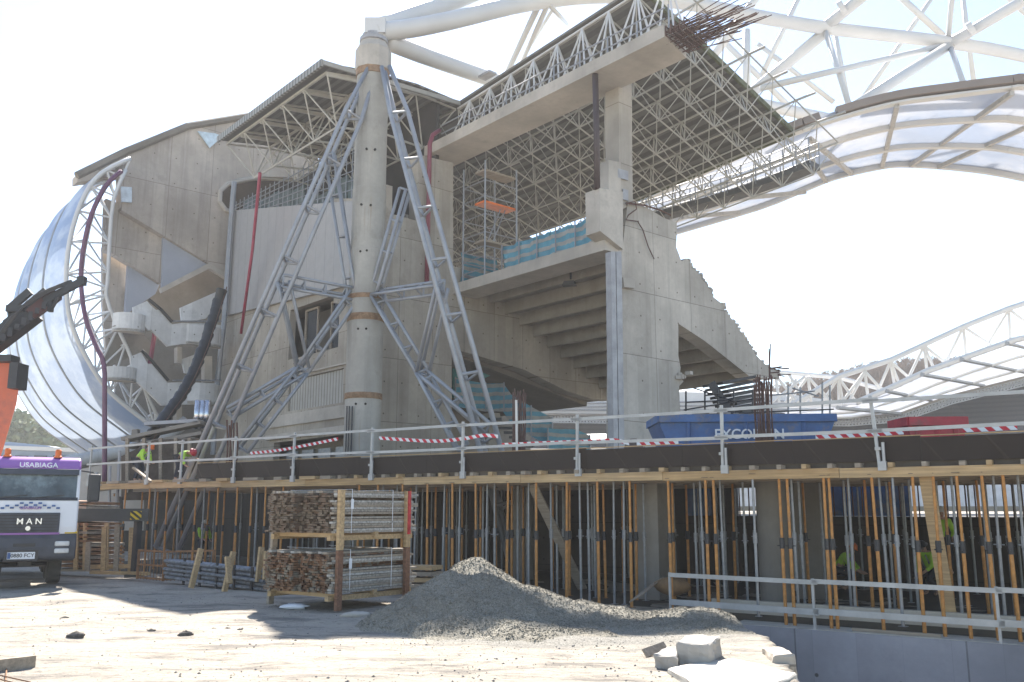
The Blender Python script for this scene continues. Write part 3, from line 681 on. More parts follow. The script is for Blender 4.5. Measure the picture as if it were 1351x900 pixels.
def leg(nm, label, top, ends, ring, upv, midv, M_, low, lowv, strutpt, foot):
    t_ = thing('lattice_leg', label, 'lattice leg', foot)
    mx = V((-6.08, 37, 0)); dv = V((foot.x - mx.x, foot.y - mx.y, 0)).normalized(); nrm = dv.cross(ZX)
    side = dv + ZX * .15
    girder('g', top, foot, .78, 8, M['galv'], t_, .095, side, .45)
    def pl(u, v): return onP(u, v, mx, nrm)
    N = pl(*ring)
    for (a_, b_, w, n_, r_) in ((N, pl(*upv), .45, 3, .07), (N, pl(*midv), .5, 3, .07), (N, pl(*M_), .5, 3, .075), (pl(*M_), pl(*low), .5, 3, .075), (pl(*M_), pl(*lowv), .4, 2, .07), (pl(*midv), pl(*M_), .5, 1, .07)):
        girder('g', a_, b_, w, n_, M['galv'], t_, r_, side, 1.0)
    return t_
topL = onY(491, 90, 36.6); topR = onY(508, 90, 36.3)
footL = onY(217, 726, 32.8)
leg('L', 'blue grey lattice leg slanting down left of the mast through the deck notch', topL, None, (466, 389), (437, 204), (372, 372), (398, 488), (318, 592), (302, 545), None, footL)
d = onY(643, 590, 31.5) - topR; footR = topR + d * ((topR.z + .2) / (topR.z - onY(643, 590, 31.5).z))
leg('R', 'blue grey lattice leg slanting down right of the mast behind the railing', topR, None, (495, 390), (535, 250), (582, 378), (556, 493), (608, 592), (640, 565), None, footR)
# ================================================================ ROOFS
def roofz(a, b=-1.5):
    return roofz0(a) - (.07 * min(max(b + 1.5, -3), 12.5) if a > -4 else .875 * 0) * max(0, min(1, (a + 4) / 4))
def roofz0(a):
    # roof surface height over the stand, outer eave to pitch side
    pts = [(-12, 21.6), (-8, 22.05), (-.2, 23.35), (10.8, 20.0), (13.5, 19.2)]
    for (a0, z0), (a1, z1) in zip(pts, pts[1:]):
        if a <= a1: return z0 + (z1 - z0) * (a - a0) / (a1 - a0)
    return pts[-1][1]
def roof(rt, a0, a1, b0, b1, fa0, fa1, fb0, fb1, cell, dep, rs=.05, top=True):
    na = max(1, round((a1 - a0) / 3)); rows = []
    al = [a0 + (a1 - a0) * i / na for i in range(na + 1)]
    if a0 < -.2 < a1: al = sorted(al + [-.2])
    mb = MB(); mb.sheet([[ab(a, b, roofz(a, b) + .12) for b in (b0, b1)] for a in al], .1, ZX); build('roof_sheet', mb, M['deckroof'], rt)
    na = max(1, round((fa1 - fa0) / cell)); nb = max(1, round((fb1 - fb0) / cell))
    A_ = [fa0 + (fa1 - fa0) * i / na for i in range(na + 1)]; B_ = [fb0 + (fb1 - fb0) * i / nb for i in range(nb + 1)]
    ch = MB(); dg = MB(); bt = MB()
    T = [[ab(a, b, roofz(a, b) - .12) for b in B_] for a in A_]
    Lw = [[ab((A_[i] + A_[i + 1]) / 2, (B_[j] + B_[j + 1]) / 2, roofz((A_[i] + A_[i + 1]) / 2, (B_[j] + B_[j + 1]) / 2) - dep) for j in range(nb)] for i in range(na)]
    for i in range(na + 1):
        ch.bar(T[i][0], T[i][-1], rs * 2.2, rs * 2.2)
    for j in range(nb + 1):
        for i in range(na): ch.bar(T[i][j], T[i + 1][j], rs * 1.6, rs * 1.6)
    for i in range(na):
        bt.tube(Lw[i][0], Lw[i][-1], rs * 1.15, 5)
        for j in range(nb):
            if i < na - 1: bt.tube(Lw[i][j], Lw[i + 1][j], rs * 1.15, 5)
            for di, dj in ((0, 0), (1, 0), (0, 1), (1, 1)): dg.tube(Lw[i][j], T[i + di][j + dj], rs * .8, 5)
    build('top_chords', ch, M['frame'], rt); build('bottom_chords', bt, M['frame'], rt); build('diagonals', dg, M['frame'], rt)
    return T, Lw
r1 = thing('stand_roof', 'corrugated stand roof on cream space frame over the open bay', 'roof', ab(5, 5, 19))
roof(r1, -.2, 10.8, -1.5, 11.0, -.1, 12.4, -3.0, 11.1, 1.8, 1.95, .034)
mb = MB(); mb.sheet([[ab(a, b, roofz(a, 11) + .12) for b in (11.0, 70)] for a in (-.2, 10.8)], .1, ZX); build('roof_sheet', mb, M['deckroof'], r1)
# deeper bays of the frame, further along
def frame_only(rt, fa0, fa1, fb0, fb1, cell, dep, rs):
    na = max(1, round((fa1 - fa0) / cell)); nb = max(1, round((fb1 - fb0) / cell)); bt = MB(); dg = MB()
    A_ = [fa0 + (fa1 - fa0) * i / na for i in range(na + 1)]; B_ = [fb0 + (fb1 - fb0) * i / nb for i in range(nb + 1)]
    for i in range(na):
        am = (A_[i] + A_[i + 1]) / 2
        bt.tube(ab(am, B_[0] - cell, roofz(am, 11) - dep), ab(am, B_[-1], roofz(am, 11) - dep), rs * 1.1, 4)
        for j in range(nb):
            c = ab(am, (B_[j] + B_[j + 1]) / 2, roofz(am, 11) - dep)
            if i < na - 1: am2 = am + (A_[1] - A_[0]); bt.tube(c, ab(am2, (B_[j] + B_[j + 1]) / 2, roofz(am2, 11) - dep), rs * 1.1, 4)
            for di, dj in ((0, 0), (1, 0), (0, 1), (1, 1)): dg.tube(c, ab(A_[i + di], B_[j + dj], roofz(A_[i + di], 11) - .1), rs * .8, 4)
    build('bottom_chords', bt, M['frame'], rt); build('diagonals', dg, M['frame'], rt)
frame_only(r1, -.1, 12.4, 11.1, 52.7, 1.8, 1.95, .038)
mb = MB(); mb.sheet([[ab(a, b, roofz(a, 11) + .12) for b in (18.0, 70)] for a in (10.9, 27)], .1, ZX); build('roof_sheet', mb, M['deckroof'], r1)
frame_only(r1, 12.4, 26.8, 18.2, 47, 2.4, 1.95, .045)
# lattice side truss between the beam and the outer roof edge
mb = MB(); mb2 = MB()
bs_ = [-3.8 + 1.62 * i for i in range(10)]
for i in range(9):
    lo0 = ab(-.9, bs_[i], 20.25); lo1 = ab(-.9, bs_[i + 1], 20.25); tp = ab(-.2, (bs_[i] + bs_[i + 1]) / 2, roofz(-.2, (bs_[i] + bs_[i + 1]) / 2) - .15); mid = ab(-.9, (bs_[i] + bs_[i + 1]) / 2, 20.25); bk = ab(.9, (bs_[i] + bs_[i + 1]) / 2, 20.9)
    for q in (lo0, lo1, mid, bk): mb.tube(q, tp, .042, 6)
    mb.tube(ab(-.2, bs_[i], 20.3), tp, .035, 6)
mb.tube(ab(-.2, -3.6, roofz(-.2, -3.6) - .15), ab(-.2, 11, roofz(-.2, 11) - .15), .055, 6); mb.tube(ab(-.9, -3.6, 20.3), ab(-.9, 11, 20.3), .05, 6)
mb2.tube(ab(-1.2, -3.6, 20.7), ab(-1.2, 11, 20.7), .035, 5); mb2.tube(ab(-1.2, -3.6, 21.15), ab(-1.2, 11, 21.15), .035, 5)
for i in range(9): mb2.tube(ab(-1.2, bs_[i], 20.1), ab(-1.2, bs_[i], 21.2), .035, 5)
build('edge_truss', mb, M['white'], r1); build('guard_rail', mb2, M['galv'], r1)
mb = MB(); mb.bar(ab(10.95, -1.5, 20.06), ab(10.95, 11, 19.2), .3, .12); mb.bar(ab(-.25, -1.52, 23.5), ab(10.8, -1.52, 20.15), .14, .25); build('roof_flashing', mb, plain('mossy flashing', (.13, .14, .08), .9, 0, .6, 3), r1)
# protruding cut chord ends
mb = MB(); rr = random.Random(4)
for i in range(7):
    a = -.1 + 1.786 * i; mb.tube(ab(a, -3.0, roofz(a, -3) - .12), ab(a, -3.0 - rr.uniform(.7, 1.5), roofz(a, -3) - .1), .06, 6)
build('cut_bar', mb, M['frame'], r1)
# maintenance walkway along the pitch side of that roof
wk = thing('maintenance_walkway', 'dark curved maintenance walkway with railings hung along the inner roof edge', 'walkway', ab(12, 4, 18))
wp = [(12.4, -1.7, 18.72), (12.35, .5, 18.5), (12.1, 3, 18.35), (11.9, 6, 18.3), (11.7, 9.5, 18.3)]
for (x0, x1) in zip(wp, wp[1:]):
    mb = MB(); mb.bar(ab(*x0), ab(*x1) + (ab(*x1) - ab(*x0)).normalized() * .04, .95, .32); build('deck', mb, M['propgrey'] if 0 else plain('walkway underside', (.12, .12, .12), .8), wk)
for sd_ in (-.45, .45):
    for h in (.45, .8, 1.15):
        mb = MB(); mb.poly([ab(a + sd_, b, z + .16 + h) for a, b, z in wp], .03, 5); build('rail', mb, M['galv'], wk)
    for k in range(13):
        t = k / 12 * (len(wp) - 1); i = min(int(t), len(wp) - 2); q = ab(*wp[i]).lerp(ab(*wp[i + 1]), t - i) + AX * sd_; mb = MB(); mb.tube(q, q + ZX * 1.32, .035, 5); build('post', mb, M['galv'], wk)
for k in range(4):
    b = -1 + k * 2.6; mb = MB(); mb.tube(ab(12.3 - .05 * k, b, 18.5), ab(12.1, b + .2, roofz(12, b) - .1), .05, 5); build('hanger', mb, M['frame'], wk)
# left roof over the facade
r2 = thing('stand_roof', 'corrugated roof with white space frame jutting over the facade left of the mast', 'roof', ab(-4, 16, 20))
roof(r2, -8.1, -.2, 10.9, 22.6, -7.7, -.2, 11.2, 22.4, 2.3, 2.3, .05)
mb = MB(); mb.bar(ab(-8.15, 10.85, 22.2), ab(-8.15, 22.6, 22.2), .12, .35); build('roof_fascia', mb, M['roofedge'], r2)
mb = MB(); mb.bar(ab(-8.1, 10.83, 22.2), ab(-.2, 10.83, 22.6), .12, .22); build('roof_fascia', mb, M['roofedge'], r2)
mb = MB()
for b in (11.2 + 2.34 * i for i in range(5)):
    mb.bar(ab(-7.7, b, roofz(-7.7) - .2), ab(.5, b, roofz(.5) - .25), .1, .18)
build('purlins', mb, M['frame'], r2)
# small box on the roof edge
mb = MB(); mb.box(ab(.3, 9.2, 23.7), .9, .5, .12, BX, -AX); tag(build('roof_hatch', mb, M['duct']), 'small dark tilted panel on the roof edge right of the mast', 'panel')

# ================================================================ ROOF ARCH TRUSS (white tubes)
tr = thing('arch_truss', 'huge white tubular arch truss rising from the mast top over the roofs', 'truss', V((-6, 37, 22)))
def chord(pts, r, nm='chord', n=14, mat='white'):
    m_ = MB(); m_.poly(fine([onY(u, v, y) for u, v, y in pts], 4), r, n); return build(nm, m_, M[mat], tr, smooth=True)
chord([(496, 43, 36.9), (545, 37, 37.6), (600, 26, 38.5), (700, 3, 41), (800, -6, 44), (900, 3, 47.5), (1000, 22, 51), (1090, 37, 53), (1250, 56, 55), (1351, 74, 56), (1500, 110, 57)], .42)
chord([(497, 38, 37.2), (590, 5, 40), (680, -28, 44), (800, -60, 48)], .42)
chord([(510, 54, 37.4), (560, 74, 40), (645, 104, 45), (720, 130, 50), (800, 160, 54)], .40)
m_ = MB(); m_.box((-5.98, 37, 22.75), .9, .9, .7); build('joint', m_, M['white'], tr)
def web(u0, v0, y0, u1, v1, y1, r, nm='web_member'): m_ = MB(); m_.tube(onY(u0, v0, y0), onY(u1, v1, y1), r, 10); return build(nm, m_, M['white'], tr, smooth=True)
web(712, 4, 41.5, 668, 98, 47, .16); web(722, 8, 41.5, 684, 92, 47, .13); web(726, 8, 41.5, 752, 36, 50, .12); web(740, -5, 44, 700, 60, 52, .1)
web(1390, -22, 52, 1252, 58, 55, .36); web(1150, -14, 51, 1088, 36, 53, .36)
for (u, v, y) in ((1277, 40, 54), (1107, 12, 52)):
    p = onY(u, v, y); q = onY(u + 16, v - 10, y - .4); m_ = MB(); m_.tube(p, p + (q - p).normalized() * .35, .46, 14); build('collar', m_, M['white'], tr, smooth=False)
web(1092, 40, 53, 985, 128, 56, .36); web(1252, 60, 55, 1130, 140, 50, .34)
web(1088, 38, 53, 1119, 135, 49, .17); web(1257, -10, 52, 1251, 52, 55, .17); web(1254, 62, 55, 1271, 110, 49, .17)
web(1246, 60, 55, 1005, 116, 47, .19)
# second truss line further off, paler
web(1100, 36, 75, 1122, 150, 75, .22); web(1268, -20, 75, 1285, 110, 75, .22); web(1170, -20, 75, 1245, 48, 75, .3); web(1238, -15, 76, 1128, 145, 76, .22)
web(1000, 58, 76, 1100, 135, 76, .22); web(1062, -20, 76, 1000, 110, 76, .24); web(1300, -30, 76, 1400, 60, 76, .25); web(920, 20, 70, 1060, 160, 70, .24)
web(985, 40, 66, 985, 140, 66, .3); web(1010, -20, 60, 930, 90, 62, .3)
chord([(960, 128, 64), (1060, 150, 66), (1160, 172, 68), (1260, 192, 70), (1400, 215, 72)], .45)

# ================================================================ FOIL CANOPY
M['ribgrey'] = plain('warm grey rib paint', (.42, .40, .37), .5)
cn = thing('foil_canopy', 'translucent white foil canopy with curved ribs sweeping right beyond the roof', 'canopy', onY(1160, 217, 58))
outer = [(840, 262, 54), (900, 232, 52), (1000, 186, 50), (1060, 162, 48.5), (1125, 141, 48), (1185, 126, 47.5), (1240, 118, 47), (1335, 106, 46), (1351, 104.5, 46), (1480, 104, 45)]
inner = [(850, 318, 66), (893, 303, 65), (1000, 271, 62), (1060, 247, 60.5), (1100, 231, 59.5), (1160, 217, 58.5), (1200, 214, 58), (1280, 220, 57), (1351, 232, 56), (1480, 262, 55)]
O_ = fine([onY(*p) for p in outer], 3); I_ = fine([onY(*p) for p in inner], 3); n = len(O_)
mb = MB(); mb.sheet([[o.lerp(i, t) - ZX * .3 * math.sin(math.pi * t) for t in (0, .2, .4, .6, .8, 1)] for o, i in zip(O_, I_)], .05, ZX); build('foil', mb, M['etfe'], cn, smooth=True)
for t, w_, h in ((.33, .35, .35), (.66, .35, .35), (1.0, .3, .5)):
    mb = MB(); pts = [o.lerp(i, t) - ZX * (.3 * math.sin(math.pi * t) + .1) for o, i in zip(O_, I_)]
    for p, q in zip(pts, pts[1:]): mb.bar(p, q, w_, h)
    build('curved_rib', mb, M['white'], cn)
M['brownbeam'] = plain('brown edge beam', (.24, .195, .165), .7, 0, .15, .5)
for k0, k1 in ((7, 10), (11, len(O_) - 1)):
    mb = MB()
    for k in range(k0, k1): mb.bar(O_[k], O_[k + 1], .5, .42)
    build('edge_beam', mb, M['brownbeam'], cn)
mb = MB()
for p, q in zip(O_, O_[1:]): mb.bar(p + V((0, .2, -.38)), q + V((0, .2, -.38)), .5, .12)
build('edge_trim', mb, M['white'], cn)
for (u0, v0, y0, u1, v1, y1) in ((1183, 134, 47.7, 1163, 217, 58.2), (1335, 117, 46.2, 1201, 215, 57.8), (1352, 163, 50, 1238, 217, 57.4), (1068, 178, 50, 1124, 226, 58.8), (1062, 195, 52, 1090, 236, 59.5), (968, 258, 57, 1062, 250, 60), (900, 282, 60, 975, 277, 62)):
    mb = MB(); mb.bar(onY(u0, v0, y0) - ZX * .25, onY(u1, v1, y1) - ZX * .2, .24, .26); build('cross_rib', mb, M['ribgrey'], cn)
mb = MB()
for k in range(30):
    o = O_[6 + k % 20]; i = I_[6 + k % 20]; t = (.33, .66)[k % 2]; p = o.lerp(i, t); mb.tube(p, p + ZX * .7, .03, 4)
build('clip_studs', mb, M['propgrey'], cn)

# ================================================================ FAR STAND
fs = thing('far_stand', 'distant stand with white lattice roof truss, foil roof and dark seating beyond the skips', 'stand', onY(1200, 600, 120))
Y = 120
def fbar(u0, v0, u1, v1, r, nm='truss_bar', y0=Y, y1=Y, mat='white', n=6): m_ = MB(); m_.tube(onY(u0, v0, y0), onY(u1, v1, y1), r, n); return build(nm, m_, M[mat], fs)
top = [(1049, 532), (1106, 497), (1175, 475), (1219, 455), (1271, 431), (1331, 407), (1400, 385)]
for p, q in zip(top, top[1:]): fbar(*p, *q, .38, 'top_chord')
for p, q in (((1012, 490), (1106, 498)), ((1106, 498), (1172, 516)), ((1010, 536), (1130, 534))): fbar(*p, *q, .3, 'top_chord', Y + 4, Y + 4)
edge = [(1130, 531), (1172, 513), (1222, 490), (1275, 471), (1337, 449), (1351, 446), (1420, 430)]
for p, q in zip(edge, edge[1:]): fbar(*p, *q, .42, 'roof_edge')
webs = [(1066, 497, 1040, 531), (1066, 497, 1070, 531), (1066, 497, 1095, 531), (1106, 498, 1085, 531), (1106, 498, 1107, 531), (1106, 498, 1130, 531), (1106, 498, 1112, 531), (1141, 490, 1120, 530), (1141, 490, 1145, 524), (1141, 490, 1165, 516), (1141, 490, 1110, 532), (1175, 477, 1157, 519), (1175, 477, 1180, 507), (1175, 477, 1200, 499), (1175, 477, 1186, 506),
        (1219, 456, 1199, 498), (1219, 456, 1223, 489), (1219, 456, 1245, 477), (1219, 456, 1231, 484), (1271, 431, 1247, 480), (1271, 431, 1275, 470), (1271, 431, 1307, 455), (1331, 408, 1302, 456), (1331, 408, 1333, 448), (1331, 408, 1360, 430),
        (1023, 495, 1052, 531), (1023, 495, 1028, 531), (1082, 514, 1098, 531), (1082, 514, 1060, 531), (1050, 500, 1036, 531), (1062, 497, 1018, 531), (1041, 494, 1062, 530)]
for a_ in webs: fbar(*a_, .2, 'truss_bar', Y, Y + (a_[0] % 3))
rf = [(1028, 545), (1130, 533), (1172, 514), (1222, 492), (1275, 472), (1337, 450), (1420, 431)]; rl = [(1028, 553), (1120, 553), (1190, 546), (1256, 523), (1300, 510), (1351, 498), (1420, 482)]
rows = [[onY(u, v, Y) for u, v in rf], [onY(u, v, Y + 22) for u, v in rl]]
mb = MB(); mb.sheet(rows); build('foil_roof', mb, M['etfe'], fs)
for (u0, v0, u1, v1) in ((1170, 516, 1228, 528), (1216, 494, 1298, 509), (1268, 474, 1356, 492), (1328, 453, 1400, 468), (1105, 538, 1190, 546)):
    fbar(u0, v0, u1, v1, .3, 'roof_rib', Y - .5, Y + 20, 'propgrey')
for k in (.35, .7):
    for i in range(len(rf) - 1):
        p = rows[0][i].lerp(rows[1][i], k) - ZX * .3; q = rows[0][i + 1].lerp(rows[1][i + 1], k) - ZX * .3; m_ = MB(); m_.tube(p, q, .22, 5); build('roof_rib', m_, M['white'], fs)
# white roof band seen through the gaps on the left
mb = MB(); mb.prism([onY(u, v, 150) for u, v in ((680, 546), (740, 529), (820, 521), (900, 517), (1040, 520), (1130, 533), (1130, 553), (680, 549))], V((0, 12, 2))); build('foil_roof', mb, M['white'], fs)
for k in range(3): fbar(690, 541 - k * 4, 1040, 541 - k * 6, .14, 'roof_rib', 149.3, 149.3, 'propgrey')
lb = ((660, 547), (1120, 552), (1191, 546), (1256, 523), (1351, 499), (1430, 480))
mb = MB(); mb.sheet([[onY(u, v, 139) for u, v in lb], [onY(u, v, 139) + V((0, 50, 1)) for u, v in lb]], .3, ZX); build('rear_roof', mb, M['step_dark'], fs)
mb = MB(); mb.sheet([[onY(u, 636, 116) for u in (680, 1420)], [onY(u, 668, 116) for u in (680, 1420)]]); build('pitch_wall', mb, plain('pale hoardings', (.5, .53, .57), .6, 0, .4, .3), fs)
# dark lattice band and seating
mb = MB(); rr = random.Random(8)
for (x0, x1) in (((690, 548), (1120, 553)), ((1120, 553), (1191, 547)), ((1191, 547), (1256, 524)), ((1256, 524), (1351, 500)), ((1351, 500), (1410, 486))):
    n = int((x1[0] - x0[0]) / 4.2)
    for i in range(n):
        f = lambda t: (x0[0] + (x1[0] - x0[0]) * t, x0[1] + (x1[1] - x0[1]) * t)
        a_, b_ = f(i / n), f((i + 1) / n); h = 9
        p, q, r_, s_ = onY(a_[0], a_[1], 140), onY(b_[0], b_[1], 140), onY(a_[0], a_[1] + h, 140), onY(b_[0], b_[1] + h, 140)
        mb.tube(p, q, .12, 4); mb.tube(r_, s_, .12, 4); mb.tube(p, r_, .1, 4); mb.tube(p, s_, .09, 4); mb.tube(q, r_, .09, 4)
build('lattice_band', mb, M['propgrey'], fs)
M['seats'] = stripes('rows of grey seats', (.04, .04, .042), (.02, .02, .022), (0, 0, 1), .9, .8, .6, .5)
mb = MB(); mb.sheet([[onY(u, v, 152) for u, v in ((680, 548), (900, 549), (1120, 552), (1190, 546), (1256, 526), (1351, 502), (1420, 486))], [onY(u, 640, 118) for u in (680, 900, 1120, 1190, 1256, 1351, 1420)]]); build('seating', mb, M['seats'], fs)
mb = MB(); mb.sheet([[onY(u, v, 117) for u, v in ((760, 573), (812, 572))], [onY(u, v, 110) for u, v in ((760, 584), (812, 584))]]); build('seating', mb, plain('pale tarps', (.65, .66, .66), .6, 0, .4, 1), fs)

# ================================================================ things inside the open bay
sc = thing('bay_scaffold', 'small scaffold tower with orange and timber platforms in the open bay', 'scaffold', ab(.2, 9.2, 12.7))
for a, b in ((-.6, 9.9), (1.4, 9.9), (-.6, 8.2), (1.4, 8.2)):
    mb = MB(); mb.tube(ab(a, b, 12.7), ab(a, b, 18.6), .045, 6); build('standard', mb, M['galv'], sc)
for z in (13.2, 13.8, 14.3, 15.0, 15.9, 16.8, 17.6):
    mb = MB(); mb.tube(ab(-.6, 8.2, z), ab(1.4, 8.2, z), .03, 5); mb.tube(ab(-.6, 9.9, z), ab(1.4, 9.9, z), .03, 5); mb.tube(ab(-.6, 8.2, z), ab(-.6, 9.9, z), .03, 5); build('ledger', mb, M['galv'], sc)
for z, m_ in ((14.55, 'oldwood'), (16.5, 'orange_h'), (18.1, 'oldwood')):
    mb = MB(); mb.boxab(-.6, 1.4, 8.25, 9.0, z, z + .1); build('platform', mb, M[m_], sc)
for k in (0, 1): mb = MB(); mb.tube(ab(-.1 + k * .3, 8.6, 14.7), ab(.7 + k * .3, 8.6, 16.5), .03, 5); build('ladder_rail', mb, M['galv'], sc)
def tarp(name, pts_top, pts_bot, label, parent=None, rows_=5):
    rows = []
    for k in range(rows_ + 1):
        t = k / rows_; rows.append([p.lerp(q, t) + AX * (.10 * math.sin(i * 1.9 + k * .7)) for i, (p, q) in enumerate(zip(pts_top, pts_bot))])
    m_ = MB(); m_.sheet(rows, .02, AX); return tag(build(name, m_, M['tarp'], smooth=True), label, 'tarpaulin')
n = 22
T_ = [ab(.35, .3 + (7.6) * i / n, 14.35 - .06 * (i % 4 == 0)) for i in range(n + 1)]; B_ = [ab(.35, .3 + 7.6 * i / n, 12.73) for i in range(n + 1)]
tarp('tarpaulin_screen', T_, B_, 'long blue striped tarpaulin screen along the slab edge of the open bay')
n = 6
T_ = [ab(-.6 + 2.4 * i / n, 10.1, 14.4) for i in range(n + 1)]; B_ = [ab(-.6 + 2.4 * i / n, 10.1, 12.75) for i in range(n + 1)]
tarp('tarpaulin_screen', T_, B_, 'small blue striped tarpaulin behind the scaffold tower beside the concrete column')
gr_ = thing('bay_guardrail', 'thin guardrail posts holding the blue tarpaulin on the slab edge', 'railing', ab(.2, 4, 12.72))
for i in range(7): mb = MB(); mb.tube(ab(.2, .4 + i * 1.25, 12.72), ab(.2, .4 + i * 1.25, 14.4), .035, 5); build('post', mb, M['galv'], gr_)
# teal boards and blue barriers in the lower opening
mb = MB(); mb.prism([onB(u, v, 13) for u, v in ((598, 464), (612, 464), (612, 525), (598, 525))], BX * .1); tag(build('site_board', mb, M['teal']), 'tall teal board at the left of the lower opening', 'board')
mb = MB(); mb.prism([onB(u, v, 12) for u, v in ((634, 483), (654, 481), (655, 492), (640, 499), (634, 497))], BX * .1); tag(build('site_board', mb, M['teal']), 'small teal board under the raking beam in the lower opening', 'board')
def barrier(name, label, pts, h, mat='tarp'):
    t_ = thing(name, label, 'barrier', pts[0])
    m_ = MB(); m_.sheet([[p + ZX * h for p in pts], list(pts)], .03, BX); build('tarpaulin', m_, M[mat], t_)
    for p in pts: m_ = MB(); m_.tube(p - BX * .05, p - BX * .05 + ZX * (h + .05), .04, 6); build('post', m_, M['galv'], t_)
barrier('barrier', 'blue striped barrier on the landing in the lower opening', [onB(600, 536, 12.5), onB(640, 543, 12), onB(664, 543, 11), onB(676, 560, 10.5)], 1.45)
barrier('barrier', 'blue netted barrier sloping down beside the far seating', [onB(676, 560, 10.5), onB(700, 575, 10), onB(728, 590, 9.6)], 1.5)
barrier('barrier', 'low blue netted barrier on the deck in front of the far seating', [onB(722, 592, 9.4), onB(760, 592, 9.2), onB(778, 600, 9)], 1.0)
stp = thing('site_stair', 'dark stair with clutter behind the bundled starter bars', 'stair', onB(665, 590, 10.0))
for k in range(8): mb = MB(); mb.bar(onB(644 + k * 7, 553 + k * 6, 10.5), onB(662 + k * 7, 553 + k * 6, 10.0), .3, .12); build('tread', mb, M['black'], stp)
mb = MB(); mb.prism([onB(u, v, 10.7) for u, v in ((645, 545), (660, 545), (662, 600), (645, 600))], BX * .5); build('wall', mb, M['step'], stp)
# ================================================================ DECK
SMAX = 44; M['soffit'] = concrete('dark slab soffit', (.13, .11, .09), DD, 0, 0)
def zt_(s): return -.0031 * max(0, s - 3)
deck = thing('propped_deck', 'new concrete deck with dark edge boards and yellow timber edge beam on steel props', 'deck', DK(14, 0, 2.5))
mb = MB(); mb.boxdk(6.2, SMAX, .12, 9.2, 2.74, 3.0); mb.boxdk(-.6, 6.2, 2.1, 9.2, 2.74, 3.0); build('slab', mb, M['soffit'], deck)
# black side boards, one per 2.5 m
s = s_at(262, .1, 3.2); k = 0
while s < SMAX:
    l = 2.5; mb = MB(); mb.boxdk(s, s + l - .004, .04, .065, 2.97 + (k % 3) * .004 + zt_(s), 3.45 + .012 * ((k * 7) % 3) + zt_(s) * 1.3); build('edge_board', mb, M['black_ply'], deck); mb = MB(); mb.boxdk(s, s + l - .004, .035, .075, 3.478 + zt_(s) * 1.3, 3.495 + zt_(s) * 1.3); build('board_rim', mb, M['timber'], deck); s += l; k += 1
s = -.4; k = 0
while s < SMAX:
    l = 3.9; mb = MB(); mb.boxdk(s, s + l - .01, -.05, .05, 2.66 + .006 * (k % 2) + zt_(s), 2.86 + zt_(s)); build('edge_beam', mb, M['timber'] if k % 3 else wood('yellow formwork timber', (.47, .31, .15)), deck); s += l; k += 1
s = -.2; k = 0; rd = random.Random(9)
while s < SMAX:
    st = .5 if s > 10 else .9
    mb = MB(); wd = rd.uniform(.08, .13) if s > 12 else rd.uniform(.3, .8); mb.boxdk(s, s + wd, -.10 - rd.uniform(0, .1), 1.9, 2.865 + zt_(s), 2.955 + zt_(s)); build('joist', mb, M['oldwood'] if k % 3 else M['timber'], deck); s += st * rd.uniform(.75, 1.15) + wd * .7; k += 1
for o in (1.6, 3.2, 4.8, 6.4, 8.0):
    mb = MB(); mb.boxdk(0, SMAX, o - .05, o + .05, 2.6, 2.735); build('bearer', mb, M['oldwood'], deck)
# loose boards at the left end
for p, q, w_ in ((onY(128, 640, 33.8), onY(200, 640, 33.4), .2), (onY(176, 617, 33), onY(200, 636, 32.6), .12), (onY(125, 648, 34), onY(175, 641, 33.6), .25)):
    mb = MB(); mb.bar(p, q, w_, .06); build('loose_plank', mb, M['oldwood'], deck)
# railing on the deck
rl_ = thing('deck_railing', 'galvanised railing with two rails and posts along the front edge of the deck', 'railing', DK(10, .15, 2.9))
pu = [120, 196, 240, 310, 388, 491, 611, 762, 953, 1158, 1420]
prev = None
for u in pu:
    s = s_at(u, .0, 3.5); b = DK(s, -.03, 2.87 + zt_(s)); lean = DD * (-.09 if u > 1000 else .02); t = b + ZX * 1.42 + lean
    mb = MB(); mb.bar(b, t, .06, .06, DN); build('post', mb, M['galvrail'], rl_)
    mb = MB(); mb.boxdk(s - .02, s + .14, -.12, -.05, 2.80 + zt_(s), 2.98 + zt_(s)); mb.tube(DK(s + .1, -.09, 2.9 + zt_(s)), DK(s + .1, -.09, 3.35 + zt_(s)), .03, 6); mb.boxdk(s - .06, s + .05, -.09, .0, 3.2 + zt_(s), 3.26 + zt_(s)); build('clamp', mb, M['galvrail'], rl_)
    if prev:
        for h in (1.32, .72):
            p = prev[0] + (prev[1] - prev[0]) * (h / 1.42); q = b + (t - b) * (h / 1.42); p = p - DN * .05; q = q - DN * .05
            mb = MB(); mb.bar(p - DD * .15 + ZX * rd.uniform(-.02, .02), q + DD * .15 + ZX * rd.uniform(-.03, .03), .03, .07); build('rail', mb, M['galvrail'], rl_)
    prev = (b, t)
# red and white tape
def tape(label, pts):
    mb = MB(); f = fine([V(p) for p in pts], 6); mb.sheet([[p + ZX * .05 for p in f], [p - ZX * .05 for p in f]], .004, DN); tag(build('barrier_tape', mb, M['tape']), label, 'tape')
def dk(u, v, off):
    d = ray(u, v); t = (D0 + DN * off - C0).dot(DN) / d.dot(DN); return C0 + d * t
tape('red and white barrier tape sagging across the door opening left of the mast', [dk(330, 598, 2.5), dk(375, 593, 2.5), dk(446, 579, 2.6)])
tape('red and white barrier tape running from the mast to the right lattice leg', [dk(500, 578, 1.6), dk(570, 582, 1.5), dk(610, 579, 1.4), dk(637, 574.5, 1.4), dk(657, 576, 1.4)])
tape('red and white barrier tape hanging low between lattice leg and concrete pier', [dk(662, 587, 1.6), dk(720, 584.5, 1.5), dk(790, 582, 1.4), dk(812, 581, 1.4), dk(830, 585, 1.5)])
tape('red and white barrier tape between the concrete pier and the blue skip', [dk(840, 585, 1.6), dk(895, 583, 1.6)])
